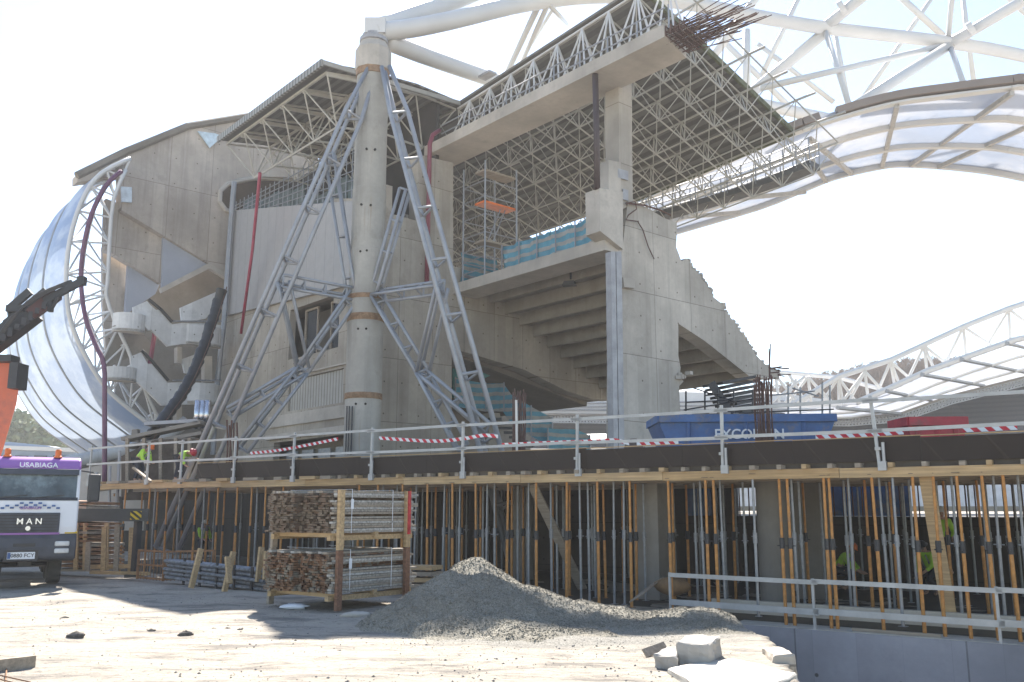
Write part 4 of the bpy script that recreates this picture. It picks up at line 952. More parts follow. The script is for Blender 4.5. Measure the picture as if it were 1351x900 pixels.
tape('red and white barrier tape between the blue skip and the red skip', [dk(1076, 576, 1.4), dk(1130, 574, 1.4), dk(1192, 570, 1.3)])
tape('red and white barrier tape right of the red skip', [dk(1270, 567, 1.2), dk(1300, 566, 1.2), dk(1342, 563.5, 1.2)])
# ================================================================ PROPS
def mk_prop(kind, h, label, group):
    t_ = thing('steel_prop', label, 'prop', V((0, 0, -50)), group)
    z0 = -50; c = V((0, 0, z0)); om = M['orange'] if kind == 'o' else M['propgrey']; r0 = .036 if kind == 'o' else .032
    hm = h * .56
    mb = MB(); mb.tube(c, c + ZX * hm, r0, 8); build('outer_tube', mb, om, t_, smooth=False)
    mb = MB(); mb.tube(c + ZX * hm, c + ZX * h, r0 * .8, 8); build('inner_tube', mb, om if kind == 'o' else M['propgrey'], t_)
    mb = MB(); mb.tube(c + ZX * (hm - .16), c + ZX * (hm + .06), r0 * 1.45, 8); mb.tube(c + ZX * (hm - .1) - V((.1, 0, 0)), c + ZX * (hm - .1) + V((.1, 0, 0)), .012, 5); build('collar', mb, M['black'] if kind == 'o' else M['propgrey'], t_)
    mb = MB(); mb.box(c + ZX * .006, .14, .14, .008); build('base_plate', mb, M['rust'] if kind == 'o' else M['propgrey'], t_)
    mb = MB(); mb.box(c + ZX * (h - .006), .14, .14, .008); build('head_plate', mb, M['black'], t_)
    return t_
ORD = ['leftmost', 'second', 'third', 'fourth', 'fifth', 'sixth', 'seventh', 'eighth', 'ninth', 'tenth', 'eleventh', 'twelfth', 'thirteenth', 'fourteenth', 'fifteenth', 'sixteenth', 'seventeenth', 'eighteenth', 'nineteenth', 'twentieth']
def ordn(i, lm=''):
    if i < 20: return ORD[i] + ('' if i == 0 else ' from the left')
    return None
front = [165, 197, 222, 259, 288, 314, 332, 351, 373, 474, 500, 532, 565, 598, 629, 668, 707, 746, 788, 830, 882, 930, 942, 1028, 1039, 1086, 1094, 1153, 1205, 1231, 1264, 1299, 1327]
second = [188, 209, 243, 275, 296, 455, 542, 575, 634, 675, 750, 797, 837, 886, 1141, 1325]
def zone(u):
    for lim, nm in ((190, 'left of the outrigger foot'), (262, 'beside the left lattice leg'), (355, 'left of the board stacks'), (540, 'behind the board stacks'), (720, 'behind the gravel heap'), (860, 'right of the gravel heap'), (1000, 'behind the left part of the low rail'), (1110, 'beside the round concrete column'), (1240, 'left of the leaning plank'), (1500, 'right of the leaning plank')):
        if u < lim: return nm
protoO = protoG = None; cnt = {}
def place_prop(kind, u, off, label, group, zb=-.22, zt=2.66, rz=0):
    global protoO, protoG
    s = s_at(u, off, 2.4); h = zt - zb
    key = (kind, round(h, 2))
    if key not in cnt:
        o = mk_prop(kind, h, label, group); cnt[key] = o; first = True
        o.location = DK(s, off, zb); o.rotation_euler = (rp.uniform(-.012, .012), rp.uniform(-.012, .012), rz)
        return o
    o = copy_thing(cnt[key], DK(s, off, zb), rz, label); o['group'] = group; o.rotation_euler = (rp.uniform(-.013, .013), rp.uniform(-.013, .013), rz); return o
zn = {}
allo = sorted([(u, 0) for u in front] + [(u, 1) for u in second])
for u, row in allo: zn.setdefault((row, zone(u)), []).append(u)
rp = random.Random(12)
for u, row in allo:
    z_ = zone(u); l_ = zn[(row, z_)]; i = l_.index(u)
    w_ = 'orange front row prop' if row == 0 else 'orange second row prop'
    lab = f"only {w_} {z_}" if len(l_) == 1 else f"{'leftmost' if i == 0 else 'rightmost' if i == len(l_) - 1 else ORD[i]} {w_} {z_}"
    right = u > 950
    place_prop('o', u, rp.uniform(-.02, .05) if row == 0 else 1.6, lab, 'orange props under the deck edge', -.36 if (row == 0 and right) else -.22, 2.66 if row == 0 else 2.6, rp.uniform(0, 3))
gf = [205, 238, 270, 340, 505, 525, 548, 585, 606, 642, 653, 697, 727, 765, 776, 808, 821, 925, 951, 993, 1045, 1118, 1178, 1163, 1255, 1310, 1342]
zg = {}
for u in gf: zg.setdefault(zone(u), []).append(u)
for u in gf:
    z_ = zone(u); l_ = sorted(zg[z_]); i = l_.index(u)
    lab = f"only grey front row prop {z_}" if len(l_) == 1 else f"{'leftmost' if i == 0 else 'rightmost' if i == len(l_) - 1 else ORD[i]} grey front row prop {z_}"
    place_prop('g', u, .5 if u not in (993, 1178) else .0, lab, 'grey props near the deck edge', -.22, 2.72, rp.uniform(0, 3))
for row, o in enumerate((1.6, 3.2, 4.8, 6.4, 8.0)):
    s = .3 + row * .3
    while s < 33:
        ss = s + rp.uniform(-.25, .25)
        if not (ss < 7 and o < 3.5):
            key = ('g', 2.82)
            h = 2.82; lab = f"grey steel prop in the {('second', 'third', 'fourth', 'fifth', 'hindmost')[row]} row back under the deck"
            if key not in cnt: cnt[key] = mk_prop('g', h, lab, 'grey props in the back rows under the deck'); cnt[key].location = DK(ss, o, -.22)
            else: copy_thing(cnt[key], DK(ss, o, -.22), rp.uniform(0, 3), lab)['group'] = 'grey props in the back rows under the deck'
        s += 1.25
t3 = [150, 233, 312, 395, 482, 515, 590, 610, 655, 690, 728, 765, 820, 858, 905, 965, 1060, 1120, 1175, 1245, 1290]
zq = {}
for u in t3: zq.setdefault(zone(u), []).append(u)
for u in t3:
    l_ = zq[zone(u)]; i = l_.index(u); lab = f"only orange third row prop {zone(u)}" if len(l_) == 1 else f"{'leftmost' if i == 0 else 'rightmost' if i == len(l_) - 1 else ORD[i]} orange third row prop {zone(u)}"
    place_prop('o', u, 3.2, lab, 'orange props under the deck', -.22, 2.6, rp.uniform(0, 3))
# ================================================================ UNDER THE DECK
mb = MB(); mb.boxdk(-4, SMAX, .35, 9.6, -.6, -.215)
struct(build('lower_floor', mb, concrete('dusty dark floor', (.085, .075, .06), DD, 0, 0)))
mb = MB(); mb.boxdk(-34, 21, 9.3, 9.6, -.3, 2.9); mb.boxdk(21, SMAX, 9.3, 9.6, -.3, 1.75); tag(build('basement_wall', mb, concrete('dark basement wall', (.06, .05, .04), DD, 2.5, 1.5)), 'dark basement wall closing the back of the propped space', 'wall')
mb = MB(); mb.boxdk(-30, 70, 9.65, 60, -.5, 1.74)
struct(build('terrace', mb, M['concD']))
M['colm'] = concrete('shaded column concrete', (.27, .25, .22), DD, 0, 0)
cols = [(690, 5.2, .35, 'round', 'dim round concrete column behind the gravel heap'), (862, 2.2, .42, 'sq', 'square concrete column under the deck right of the gravel heap'), (1020, 2.3, .36, 'round', 'round pale concrete column under the deck beside a silver prop'), (1073, 4.6, .42, 'sq', 'brown square concrete column behind a pair of orange props')]
for u, o, r_, k, lab in cols:
    s = s_at(u, o, 1.5); mb = MB()
    if k == 'round': mb.lathe(DK(s, o, -.21), [(r_, 0), (r_, 2.94)], 24)
    else: mb.boxdk(s - r_ * .8, s + r_ * .8, o - r_, o + r_, -.21, 2.73)
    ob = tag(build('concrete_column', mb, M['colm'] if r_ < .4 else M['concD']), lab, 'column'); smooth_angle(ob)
# starter bars seen against the light gap
t_ = thing('starter_bars', 'row of dark starter bars in the bright gap behind the deck', 'rebar', DK(24, 8.8, 1.7))
for k in range(34): s = s_at(935 + k * 12.5, 9.2, 2.2); mb = MB(); mb.tube(DK(s, 9.4, 1.5), DK(s, 9.4, 2.9), .022, 5); build('bar', mb, M['rebar'], t_)
mb = MB(); mb.boxdk(s_at(905, 8.9, 2.2), s_at(937, 8.9, 2.2), 8.9, 9.0, 1.76, 2.7); tag(build('site_board', mb, M['blue']), 'blue board in the gap at the left of the starter bars', 'board')
mb = MB(); mb.boxdk(s_at(1062, 9.7, 2.2), s_at(1200, 9.7, 2.2), 9.7, 9.8, 1.76, 2.72); tag(build('site_board', mb, M['blue']), 'long blue hoarding in the gap behind the deck props', 'board')
t_ = thing('timber_stack', 'low stack of timber beside the board stacks under the deck edge', 'timber', onZ(548, 770, -.1))
for k in range(4): mb = MB(); c = onY(520, 748 + k * 8, 23.5); mb.bar(c, onY(577, 749 + k * 8, 22.9), .5, .1); build('plank', mb, M['timber'] if k % 2 == 0 else M['oldwood'], t_)
# leaning planks
def plank(label, p, q, w_, th, mat='oldwood', nm='plank'):
    mb = MB(); mb.bar(p, q, w_, th, DN); return tag(build(nm, mb, M[mat]), label, 'plank')
plank('wide plank leaning diagonally behind the props right of the heap', DK(s_at(702, .6, 2), .6, 2.6), DK(s_at(768, 2.4, .3), 2.4, -.1), .28, .04)
plank('wide board slanting down behind an orange prop on the right', DK(s_at(1222, .25, 2.5), .25, 2.65), DK(s_at(1252, .55, .3), .55, -.2), .26, .04, 'timber')
plank('thin plank lying on the floor left of the yellow sack', onY(838, 790, 20.7), onY(868, 766, 22.0), .35, .03)
# yellow bulk sack
t_ = thing('bulk_sack', 'brownish yellow sack slumped on the floor behind the low rail', 'sack', onY(885, 782, 21.6))
mb = MB(); c = onY(888, 773, 21.6); rows = []
for i in range(9):
    ph = math.pi * i / 8 - math.pi / 2; rows.append([c + V((math.cos(ph) * math.cos(a) * .42 * (1 + .12 * math.sin(3 * a + i)), math.cos(ph) * math.sin(a) * .28, math.sin(ph) * .2 * (1 + .15 * math.sin(2 * a)))) for a in [2 * math.pi * j / 16 for j in range(17)]])
mb.sheet(rows); build('body', mb, plain('yellow sack', (.22, .13, .06), .85, 0, .4, 5), t_, smooth=True)
# ledge, kerb wall and trench wall on the right
lg0 = s_at(968, -.2, -.4)
mb = MB(); mb.boxdk(lg0, SMAX, -.38, .34, -3.2, -.36); tw_ = tag(build('trench_wall', mb, M['concG']), 'blue grey concrete trench wall with a flat top at the lower right', 'wall')
mb = MB(); mb.boxdk(lg0 + .02, SMAX - .1, -.36, .34, -.357, -.348); build('lit_ledge_top', mb, M['slabtop'], tw_)  # paler strip paints the sky light on the ledge top, same concrete below
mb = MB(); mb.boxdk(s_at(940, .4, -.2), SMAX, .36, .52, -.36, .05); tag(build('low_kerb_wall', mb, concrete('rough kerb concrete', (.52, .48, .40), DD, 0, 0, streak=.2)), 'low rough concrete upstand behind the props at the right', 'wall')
plank('plank lying on the trench wall ledge near the right edge of the low rail', DK(lg0 + 2.4, -.2, -.345), DK(lg0 + 4.0, -.25, -.345), .12, .02)
# low rail
t_ = thing('low_railing', 'low galvanised railing in front of the props at the lower right', 'railing', DK(s_at(1070, -.45, .2), -.3, -.36))
pp = []
for u, vt, vb in ((884, 752, 795), (1073, 757, 822), (1316, 768, 846), (1480, 775, 870)):
    s = s_at(u, -.3, .3); b = DK(s, -.3, -.36 if u > 900 else -.2); t = DK(s, -.3, .62); mb = MB(); mb.bar(b, t, .05, .05, DN); build('post', mb, M['galvrail'], t_); pp.append((b, t))
for (b0, t0), (b1, t1) in zip(pp, pp[1:]):
    for z in (.57, .0):
        mb = MB(); mb.bar(V((t0.x, t0.y, z + .0)) - DN * .045, V((t1.x, t1.y, z - .02)) - DN * .045 + DD * .1, .03, .09 if z else .12); build('rail', mb, M['galvrail'], t_)
# steel starter posts by the pier: bundle at u 685, lattice rebar at u 1000
def bars(name, label, u0, u1, v0, v1, Y, n, r_=.02, cat='rebar', lean=0):
    t_ = thing(name, label, cat, onY((u0 + u1) / 2, v1, Y)); rq = random.Random(int(u0))
    for k in range(n):
        u = u0 + (u1 - u0) * k / max(1, n - 1); y = Y + rq.uniform(-.35, .35); mb = MB(); mb.poly([onY(u + rq.uniform(-1, 1), v0 + rq.uniform(-6, 6), y), onY(u + rq.uniform(-2, 2) + lean * .5, (v0 + v1) / 2, y), onY(u + lean, v1, y)], r_, 5); build('bar', mb, M['rebar'], t_)
    return t_
bars('starter_bars', 'bundle of rusty starter bars standing left of the barrier stair', 676, 693, 516, 600, 27, 14, .018)
bars('starter_bars', 'tall cluster of rusty bars standing in front of the blue skip', 994, 1018, 500, 584, 22.3, 22, .016, lean=3)
bars('starter_bars', 'single long bar above the broken raker tip', 1015, 1016, 455, 500, 40, 2, .025)
bars('starter_bars', 'four dark bars standing beside the left lattice leg foot', 299, 312, 560, 612, 30, 5, .03)
mb = MB(); mb.bar(onY(681, 528, 24.2), onY(682, 600, 24.2), .06, .06); tag(build('white_post', mb, M['white']), 'slim white post in front of the starter bars', 'post')
t_ = thing('access_scaffold', 'thin dark scaffold around the stair tower behind the blue skip', 'scaffold', onY(980, 560, 38))
for u in (905, 930, 947, 968, 993, 1040, 1056, 1085, 1095):
    mb = MB(); mb.tube(onY(u, 515 if u < 1000 else 505 + (u % 7), 38), onY(u, 575, 38), .04, 5); build('standard', mb, M['propgrey' if u > 1000 else 'black'], t_)
for (u0, v0, u1, v1) in ((902, 541, 1000, 525), (905, 531, 960, 528), (915, 512, 970, 530), (900, 548, 1100, 540), (1015, 522, 1075, 516), (1015, 534, 1100, 530), (1045, 512, 1080, 523), (930, 522, 950, 520)):
    mb = MB(); mb.tube(onY(u0, v0, 38), onY(u1, v1, 37.5), .03, 5); build('ledger', mb, M['propgrey' if u0 > 1000 else 'black'], t_)
t_ = thing('stair_tower', 'dark steel stair slanting down under the raking wall tip', 'stair', onY(960, 560, 40))
for k in range(9):
    f = k / 8; mb = MB(); mb.bar(onY(940 + 28 * f, 508 + 43 * f, 40), onY(984 + 16 * f, 499 + 46 * f, 41), 1.3, .12); build('tread', mb, M['black'], t_)
mb = MB(); mb.bar(onY(938, 505, 39.5), onY(970, 555, 39.5), .1, .35); build('stringer', mb, M['black'], t_)
# ================================================================ SKIPS
def skip(name, label, u0, u1, ub0, ub1, Y, vtop, mat, text=None, zb=3.0, w_=1.9):
    t_ = thing(name, label, 'skip', onY((u0 + u1) / 2, 600, Y)); zt = onY((u0 + u1) / 2, vtop, Y).z
    x0, x1 = onY(u0, vtop, Y).x, onY(u1, vtop, Y).x; X0, X1 = onY(ub0, vtop, Y).x, onY(ub1, vtop, Y).x
    t_.location = V(((x0 + x1) / 2, Y, zb))
    sl_ = V((1, -.06, 0)); yy = lambda x: Y - .06 * (x - x0)
    fr = [V((X0, yy(X0), zb)), V((X1, yy(X1), zb)), V((x1, yy(x1), zt - .18)), V((x0, yy(x0), zt - .18))]
    mb = MB(); mb.prism(fr, V((0, .05, 0))); mb.prism([p + V((0, w_, 0)) for p in fr], V((0, .05, 0)))
    mb.prism([fr[0], fr[3], fr[3] + V((.05, 0, 0)), fr[0] + V((.05, 0, 0))], V((0, w_, 0))); mb.prism([fr[1], fr[2], fr[2] + V((-.05, 0, 0)), fr[1] + V((-.05, 0, 0))], V((0, w_, 0)))
    mb.prism([fr[0], fr[1], fr[1] + V((0, 0, .05)), fr[0] + V((0, 0, .05))], V((0, w_, 0))); build('body', mb, M[mat], t_)
    mb = MB(); a_ = V((x0, yy(x0) - .05, zt - .09)); b_ = V((x1, yy(x1) - .05, zt - .09)); mb.bar(a_, b_, .1, .2); mb.bar(a_ + V((0, w_ + .1, 0)), b_ + V((0, w_ + .1, 0)), .1, .2); mb.bar(a_, a_ + V((0, w_ + .1, 0)), .1, .2); mb.bar(b_, b_ + V((0, w_ + .1, 0)), .1, .2); build('rim', mb, M[mat], t_)
    for f in (.08, .5, .92):
        x = X0 + (X1 - X0) * f; mb = MB(); mb.bar(V((x, yy(x) - .03, zb)), V((x, yy(x) - .03, zt - .2)), .06, .1); build('rib', mb, M[mat], t_)
    return t_, zt, yy
t_, zt, yy = skip('skip_container', 'blue skip with white lettering standing on the deck right of the concrete pier', 869, 1096, 893, 1070, 24, 548, 'blue')
c = onY(988, 568, 23.85); text_mesh('lettering', 'EXCORAIN', .36, V((c.x, yy(c.x) - .06, zt - .52)), V((1, -.06, 0)), ZX, M['whitemark'], t_)
c = onY(987, 578, 23.85); text_mesh('lettering', '943 20 20 2', .26, V((c.x, yy(c.x) - .06, zt - .86)), V((1, -.06, 0)), ZX, M['whitemark'], t_)
mb = MB(); rr = random.Random(3)
for k in range(60): c = V((onY(900 + rr.uniform(0, 1) * 170, 545, 24.8).x, 24.9 + rr.uniform(-.5, .5), zt - .05 + rr.uniform(-.15, .12))); mb.box(c, rr.uniform(.1, .5), rr.uniform(.1, .3), rr.uniform(.05, .2), V((math.cos(k), math.sin(k), 0)))
tag(build('rubble_load', mb, M['conc_plain'] if 0 else plain('mixed rubble', (.24, .22, .2), .9, 0, .6, 3)), 'heap of broken rubble lying in the blue skip', 'rubble', kind='stuff')
t_, zt, yy = skip('skip_container', 'red skip with dented rim on the deck near the right edge', 1197, 1271, 1204, 1262, 21.5, 551, 'red', w_=1.0)
# sloping sand bag blob near pier foot
mb = MB(); mb.lathe(onY(836, 583, 23.6) - ZX * .25, [(.22, 0), (.26, .1), (.2, .25), (.08, .33)], 10); tag(build('debris_bag', mb, plain('brown bag', (.14, .11, .09), .9)), 'small brown debris bag at the foot of the concrete pier', 'bag')
# ================================================================ LEFT END CLUTTER
t_ = thing('panel_stack', 'tall stack of orange edged formwork panels behind the truck', 'formwork stack', onY(112, 752, 29.5))
for k in range(17):
    mb = MB(); j = rd.uniform(-.1, .1); mb.bar(onY(84, 751 - k * 5.6, 29.8) + V((j, 0, 0)), onY(139, 751 - k * 5.4, 28.8) + V((j, 0, 0)), 1.2, .075); build('panel', mb, M['rust'] if k % 3 else M['oldwood'], t_)
for u in (112, 140, 100): mb = MB(); mb.bar(onY(u, 752, 28.4), onY(u + 1, 690, 28.4), .08, .12); build('stake', mb, M['timber'], t_)
lst = [(135, 36), (150, 35), (128, 38), (178, 34), (86, 40)]
mb = MB(); mb.prism([onY(u, v, 39) for u, v in ((90, 700), (90, 622), (190, 603), (190, 700))], V((0, .4, 0))); tag(build('concrete_wall', mb, M['conc_plain']), 'grey concrete wall behind the left end of the deck', 'wall')
mb = MB(); mb.prism([onY(u, v, 37) for u, v in ((105, 640), (105, 632), (255, 560), (262, 566), (262, 612), (190, 640))], V((0, .3, 0)))
t_ = thing('ramp_wall', 'timber boarded site wall with brown panels behind the two workers', 'wall', onY(210, 640, 36))
mb = MB(); mb.prism([onY(u, v, 36.5) for u, v in ((160, 660), (160, 602), (205, 580), (262, 578), (262, 660))], V((0, .3, 0))); build('boarding', mb, plain('brown boarding', (.12, .095, .075), .9, 0, .5, 2), t_)
for u in (168, 190, 212, 232, 250): mb = MB(); mb.bar(onY(u, 650, 36.3), onY(u, 578, 36.3), .12, .12); build('stud', mb, M['oldwood'], t_)
mb = MB(); mb.prism([onY(u, v, 38) for u, v in ((172, 583), (174, 567), (181, 566), (182, 583))], V((0, .3, 0))); build('panel', mb, M['concD'], t_)
for (u0, v0, u1, v1) in ((165, 580, 268, 558), (195, 560, 265, 556), (170, 590, 270, 572), (205, 585, 262, 580)):
    mb = MB(); mb.bar(onY(u0, v0, 37), onY(u1, v1, 37), .8, .14); build('plank', mb, M['concD'] if v0 > 570 else M['galv'], t_)
t_ = thing('steel_tank', 'shiny corrugated steel cylinder standing beside the left lattice leg', 'tank', onY(265, 566, 38))
mb = MB()
for k in range(3): c = onY(259 + k * 6.5, 566, 38); mb.lathe(c, [(.13, 0), (.13, 1.2)], 12)
build('shell', mb, plain('bright zinc', (.6, .6, .62), .2, .9), t_, smooth=True)
# bare concrete pillars / silver tubes at far left end of the deck
for i, (u0, v0, u1, v1, Y) in enumerate(((118, 650, 116, 700, 35.2), (128, 648, 120, 720, 35), (145, 640, 143, 745, 34.6), (158, 620, 150, 740, 34.8))):
    mb = MB(); mb.tube(onY(u0, v0 - 25, Y), onY(u1, v1, Y), .06, 8); tag(build('scaffold_tube', mb, M['galv']), f"{['leftmost', 'second', 'third', 'fourth'][i]} silver scaffold tube at the left end of the deck", 'tube')
mb = MB(); mb.prism([onY(u, v, 36.2) for u, v in ((146, 750), (146, 655), (157, 655), (157, 750))], V((0, .4, 0))); tag(build('concrete_column', mb, M['conc_plain']), 'thin square concrete column under the left end of the deck', 'column')
for i, (u, vt, vb) in enumerate(((115, 735, 760), (136, 715, 762), (153, 712, 760), (172, 716, 760))):
    mb = MB(); mb.bar(onY(u, vb - 6, 27.6), onY(u + 2, vt - 20, 27.6), .07, .14); tag(build('timber_stake', mb, M['timber'] if i % 2 else M['oldwood']), f"{['leftmost', 'second', 'third', 'rightmost'][i]} upright timber stake between the truck and the outrigger foot", 'stake')
mb = MB(); mb.bar(onY(112, 748, 28), onY(178, 747, 27.5), .1, .12); mb.bar(onY(120, 755, 27.8), onY(196, 757, 26.6), .1, .1); tag(build('edge_timbers', mb, M['timber']), 'thin timbers lying on the ground beside the outrigger foot', 'timber')
# rusty frame and bundle of steel bars
t_ = thing('rusty_cage', 'rusty steel mesh frame box standing left of the bundled poles', 'frame', onY(215, 765, 25.6))
F_ = [onY(181, 764, 26), onY(215, 767, 25.4), onY(280, 765, 25.6)]
for p in F_:
    mb = MB(); mb.bar(p, p + ZX * .8, .06, .06); build('upright', mb, M['rust'], t_)
for h in (.05, .4, .78):
    for p, q in zip(F_, F_[1:]): mb = MB(); mb.bar(p + ZX * h, q + ZX * h, .05, .05); build('rail', mb, M['rust'], t_)
mb = MB()
for k in range(9): p = F_[0].lerp(F_[1], k / 8); mb.tube(p, p + ZX * .75, .01, 4)
for k in range(14): p = F_[1].lerp(F_[2], k / 13); mb.tube(p, p + ZX * .75, .01, 4)
build('mesh', mb, M['rust'], t_)
t_ = thing('pole_bundle', 'grey bundle of steel formwork poles lying between timber stakes', 'pole bundle', onY(290, 775, 24))
for k in range(42):
    r_ = k // 9; c = k % 9; p = onY(224, 764, 25.2) + V((-.1 + rd.uniform(-.15, .15), c * .10, .05 + r_ * .105)); q = onY(356, 782, 22.6) + V((rd.uniform(-.15, .15), c * .10, .05 + r_ * .105)); mb = MB(); mb.tube(p, q, .045, 7)
    build('pole', mb, M['poles'], t_)
for k in range(5):
    p = onY(224, 764, 25.15).lerp(onY(356, 782, 22.5), .15 + k * .17); mb = MB(); mb.bar(p - ZX * .1, p + ZX * .55, .03, .1); build('strap', mb, M['black'], t_)
for i, (u0, v0, u1, v1) in enumerate(((252, 776, 265, 724), (296, 781, 308, 728), (340, 768, 345, 722), (350, 765, 352, 728), (303, 770, 300, 735))):
    Y = 22.9 - i * .1; mb = MB(); mb.bar(onY(u0, v0, Y), onY(u1, v1, Y + .2), .07, .13, DN); tag(build('timber_stake', mb, M['timber']), ['leaning pale stake at the left of the pole bundle', 'leaning pale stake at the middle of the pole bundle', 'upright stake behind the right end of the pole bundle', 'stake nearest the left side of the lower board stack', 'short stake behind the pole bundle'][i], 'stake')
# ================================================================ BOARD STACKS
def board_stack(label, z0, z1, seed, cor0, cor1, endw, rusty):
    # cor0 near-left corner on the ground plane, cor1 right end; boards run from cor0 to cor1, ends face left
    t_ = thing('board_stack', label, 'board stack', V((cor0.x, cor0.y, z0)), 'stacks of formwork boards'); r_ = random.Random(seed)
    d = (cor1 - cor0); L_ = d.length; d.normalize(); back = V((-d.y, d.x, 0)); nz = int((z1 - z0) / .047); ny = int(endw / .115); big = []; rest = MB(); ends = MB(); cnt_ = 0
    for k in range(nz):
        z = z0 + .024 + k * .047
        for j in range(ny):
            mid = 1 if abs(j - ny // 2) > 1 else 0
            topz = z1 - .12 * (1 - abs(math.sin(j * .9 + seed))) 
            if z > topz: continue
            j0 = r_.uniform(-.07, .07) - (.14 if j >= ny * .5 else 0); wdt = .112 + r_.uniform(-.012, .0); c0 = cor0 + back * (j * .115 + .06 + r_.uniform(-.006, .006)) + d * j0; c1 = c0 + d * (L_ + r_.uniform(-.06, .1)); c0.z = c1.z = z + r_.uniform(-.004, .004)
            p_, q_ = c0, c1
            if j == 0 and r_.random() < .04: continue
            if j == 0: p_o = back * r_.uniform(-.022, .012); c0 += p_o; c1 += p_o + d * r_.uniform(-.08, .1) + back * r_.uniform(-.01, .01)
            p_, q_ = c0, c1
            if j == 0 or k == nz - 1:
                if cnt_ < 96: m_ = MB(); m_.bar(p_ + d * .0, q_, wdt, .04); big.append((m_, (k + j) % 3)); cnt_ += 1; continue
            rest.bar(p_, q_, wdt, .038); rest.mi[-6:] = [0] * 6
    for m_, kk in big: build('board', m_, (M['greywood'], M['greywood2'], M['oldwood'])[kk], t_)
    o = build('boards', rest, M['endmix_r' if rusty else 'endmix'], t_); o['kind'] = 'stuff'
    # bearer frame and corner posts
    for o_ in (.1, endw - .1):
        m_ = MB(); p = cor0 + back * o_; m_.bar(p + ZX * (z0 - .09) + d * -.05, p + d * (L_ + .05) + ZX * (z0 - .09), .1, .1); build('bearer', m_, M['timber'], t_)
    for f in (.06, .5, .94):
        m_ = MB(); p = cor0 + d * L_ * f + ZX * (z0 - .03); m_.bar(p - back * .06, p + back * (endw + .05), .09, .1); build('cross_bearer', m_, M['timber'], t_)
    for f in (.05, .9):
        m_ = MB(); p = cor0 + d * L_ * f - back * .06; m_.bar(p + ZX * (z0 - .32), p + ZX * (z1 + .0), .13, .08, back); build('corner_post', m_, M['timber'] if not rusty else M['rustwood'], t_)
        m_ = MB(); p = cor0 + d * L_ * f + back * (endw + .06); m_.bar(p + ZX * (z0 - .32), p + ZX * (z1), .13, .08, back); build('corner_post', m_, M['oldwood'], t_)
    for f in (.2, .72):
        m_ = MB(); p = cor0 + d * L_ * f; a_ = p - back * .012; m_.bar(a_ + ZX * z0, a_ + ZX * (z1 + .01), .012, .006, back); m_.bar(a_ + ZX * (z1 + .01), a_ + back * endw + ZX * (z1 + .01), .012, .006); build('strap', m_, M['whitemark'], t_)
    m_ = MB(); p = cor0 + d * L_ * .2 - back * .02 + ZX * ((z0 + z1) / 2 + .15); m_.bar(p - ZX * .1, p + ZX * .1, .07, .01, back); build('tag', m_, M['whitemark'], t_)
    return t_, d, back, L_
def endmix(nm, ca, cb, cc):
    m, t, bs = newmat(nm); p = gpos(t); vo = node(t, 'ShaderNodeTexVoronoi'); vo.inputs['Scale'].default_value = 9; t.links.new(p, vo.inputs['Vector']); sp = node(t, 'ShaderNodeSeparateColor'); t.links.new(vo.outputs['Color'], sp.inputs[0])
    c = mixc(t, sp.outputs[0], ca, cb); c = mixc(t, ramp(t, sp.outputs[1], .6, .8), c, cc); t.links.new(c, bs.inputs['Base Color']); bs.inputs['Roughness'].default_value = .9; return m
M['endmix'] = endmix('stacked board ends', (.09, .062, .042), (.21, .165, .12), (.14, .09, .06)); M['endmix_r'] = endmix('stacked rusty board ends', (.09, .045, .025), (.22, .12, .065), (.19, .165, .13))
g0 = onZ(437, 808, 0); g1 = onZ(530, 800, 0)
cor0 = V((g0.x, g0.y, 0)); cor1 = cor0 + V((.62, .785, 0)) * 2.2
t1_, d_, bk_, L_ = board_stack('lower stack of weathered boards with rust stained posts beside the gravel heap', .34, 1.17, 3, cor0, cor1, 2.0, True)
t2_, *_ = board_stack('upper stack of weathered boards with yellow posts resting on the lower stack', 1.50, 2.36, 5, cor0 + ZX * 0, cor1 + ZX * 0, 1.97, False)
m_ = MB(); p = cor0 + d_ * L_ * .9 - bk_ * .115; m_.bar(p + ZX * 1.45, p + ZX * 2.36, .07, .03, bk_); build('red_marked_post', m_, plain('red spray', (.55, .05, .05), .6, 0, .5, 9), t2_)
# sacks/flat stones in front of stacks
M['clodm'] = plain('dark earth clod', (.12, .11, .10), .95, 0, .5, 20, bmp=.05)
def stone(label, c, sx, sy, sz, mat='conc_plain', nm='stone', seed=1):
    r_ = random.Random(seed); mb = MB(); rows = []
    for i in range(8):
        ph = math.pi * i / 7 - math.pi / 2; rows.append([c + V((math.cos(ph) * math.cos(a) * sx * (1 + r_.uniform(-.25, .25)), math.cos(ph) * math.sin(a) * sy * (1 + r_.uniform(-.2, .2)), sz * .6 + math.sin(ph) * sz * (1 + r_.uniform(-.3, .3)))) for a in [2 * math.pi * j / 12 for j in range(12)]]); rows[-1].append(rows[-1][0])
    mb.sheet(rows); return tag(build(nm, mb, M[mat], smooth=True), label, nm)
stone('pale flat sack lying in front of the lower board stack', onZ(388, 803, 0), .28, .14, .06, 'whitemark', 'sack', 2)
stone('pale flat slab piece at the left foot of the gravel heap', onZ(470, 814, 0), .3, .12, .06, 'conc_plain', 'stone', 3)
